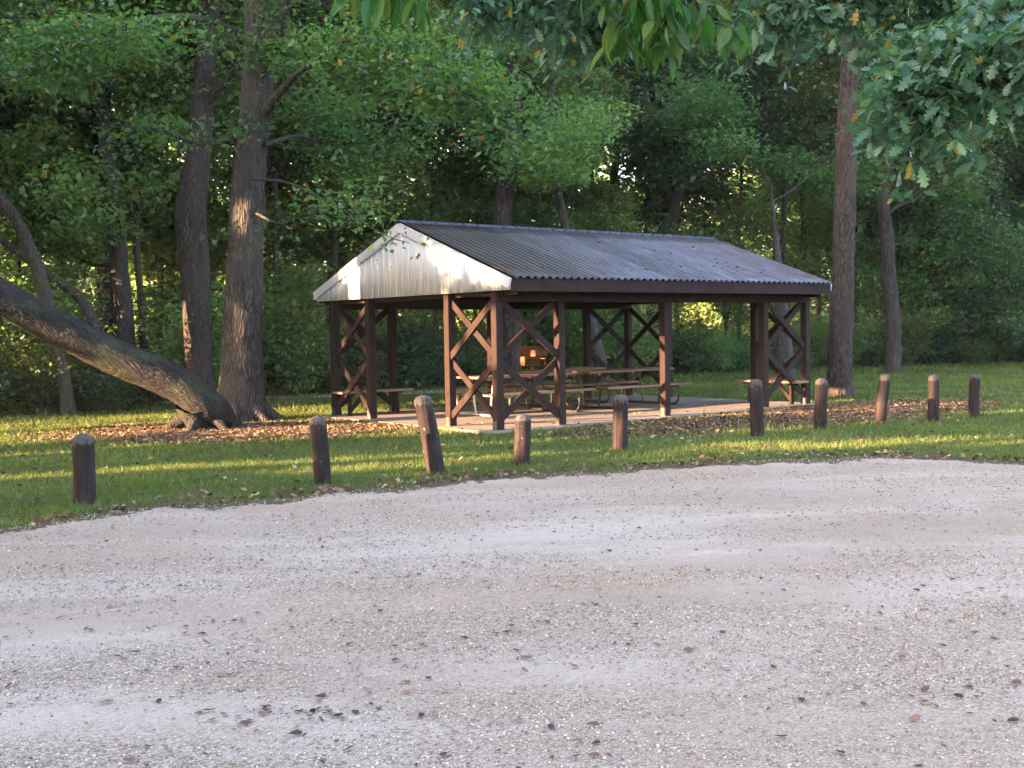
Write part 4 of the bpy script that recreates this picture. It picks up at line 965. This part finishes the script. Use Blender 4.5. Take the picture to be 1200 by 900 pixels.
# on slab
N = 70; a_ = rng.uniform(-.3, PL + .3, N); b_ = rng.uniform(-.2, 1.4, N); pq = np.array([pw(p, q) for p, q in zip(a_, b_)]); fallen('fallen_leaves', pq[:, 0], pq[:, 1], np.full(N, SL + .004), rng.uniform(.04, .09, N), M_litter, 'a few dry leaves blown onto the concrete slab', 63)
# on roof
N = 60; xx = rng.uniform(.5, PL, N); yy = PW / 2 - rng.uniform(.2, 1, N) ** .8 * (PW / 2 + EF - .1); pq = np.array([pw(p, q) for p, q in zip(xx, yy)]); fallen('fallen_leaves', pq[:, 0], pq[:, 1], ZR - np.abs(yy - PW / 2) * slope + .035, rng.uniform(.04, .10, N), M_litter, 'dry leaves lying on the metal roof', 64)
# stones
ico = np.array([(0, 0, .5), (.5, .1, 0), (.1, .5, .05), (-.5, .05, 0), (-.05, -.5, -.03), (.3, -.3, .3), (-.3, .3, .28), (0, 0, -.4)])
import itertools
tfc = np.array([(0, 5, 1), (0, 1, 2), (0, 2, 6), (0, 6, 3), (0, 3, 4), (0, 4, 5), (7, 1, 5), (7, 2, 1), (7, 6, 2), (7, 3, 6), (7, 4, 3), (7, 5, 4)])
m, n, out = new_mat('gravel_stone'); at_ = nd(n, 'ShaderNodeAttribute', attribute_name='rnd')
pbr(n, out, ramp(n, at_.outputs['Fac'], [(0, (.15, .12, .105)), (.3, (.28, .23, .20)), (.7, (.39, .33, .29)), (1, (.52, .46, .42))]), .85, spec=.3); M_stone = m
xs_ = []; ys_ = []; ss = []
for (ya, yb, dens, s0, s1) in ((3.3, 6, 3200, .007, .020), (6, 9, 1300, .009, .024), (9, 14.5, 300, .013, .028)):
    N = int((yb - ya) * 2 * (yb * .455 + .4) * dens); x = rng.uniform(-1, 1, N) * (yb * .455 + .4); y = rng.uniform(ya, yb, N)
    vn = value_noise(x * .6, y * 1.5, .8, 21); k = in_frame(x, y, .4) & (y < edge_y(x) - .05) & (rng.random(N) < np.clip((vn - .25) * 2.2, .06, 1)); x, y = x[k], y[k]
    xs_.append(x); ys_.append(y); ss.append(s0 + (s1 - s0) * rng.random(len(x)) ** 2.2)
x = np.concatenate(xs_); y = np.concatenate(ys_); s = np.concatenate(ss); N = len(x)
V, fs, rd = instance(ico * [1, .8, .6], [tfc], np.stack([x, y, .004 + s * .18], 1), rot_frames(rng, N, .5, 0), s, rng.random(N))
o = mesh_np('gravel_stones', V, fs, M_stone, rnd=rd); tag(o, 'loose pale gravel stones of the lot', 'gravel', kind='stuff')
print('OBJS', len(bpy.data.objects))



# ------------------------------------------------------------------ thin haze over the whole scene, added to lighten the dark wood
mb = MB(); mb.box((0, 40, 24), (190, 150, 52)); m = bpy.data.materials.new('haze'); m.use_nodes = True; n = m.node_tree; n.nodes.clear(); out = n.nodes.new('ShaderNodeOutputMaterial')
pv = n.nodes.new('ShaderNodeVolumePrincipled'); pv.inputs['Density'].default_value = .00025; pv.inputs['Color'].default_value = (.85, .9, .95, 1); n.links.new(pv.outputs[0], out.inputs['Volume'])
tag(mb.build('haze', m), 'thin haze added to lighten the dark wood', 'haze', kind='stuff')
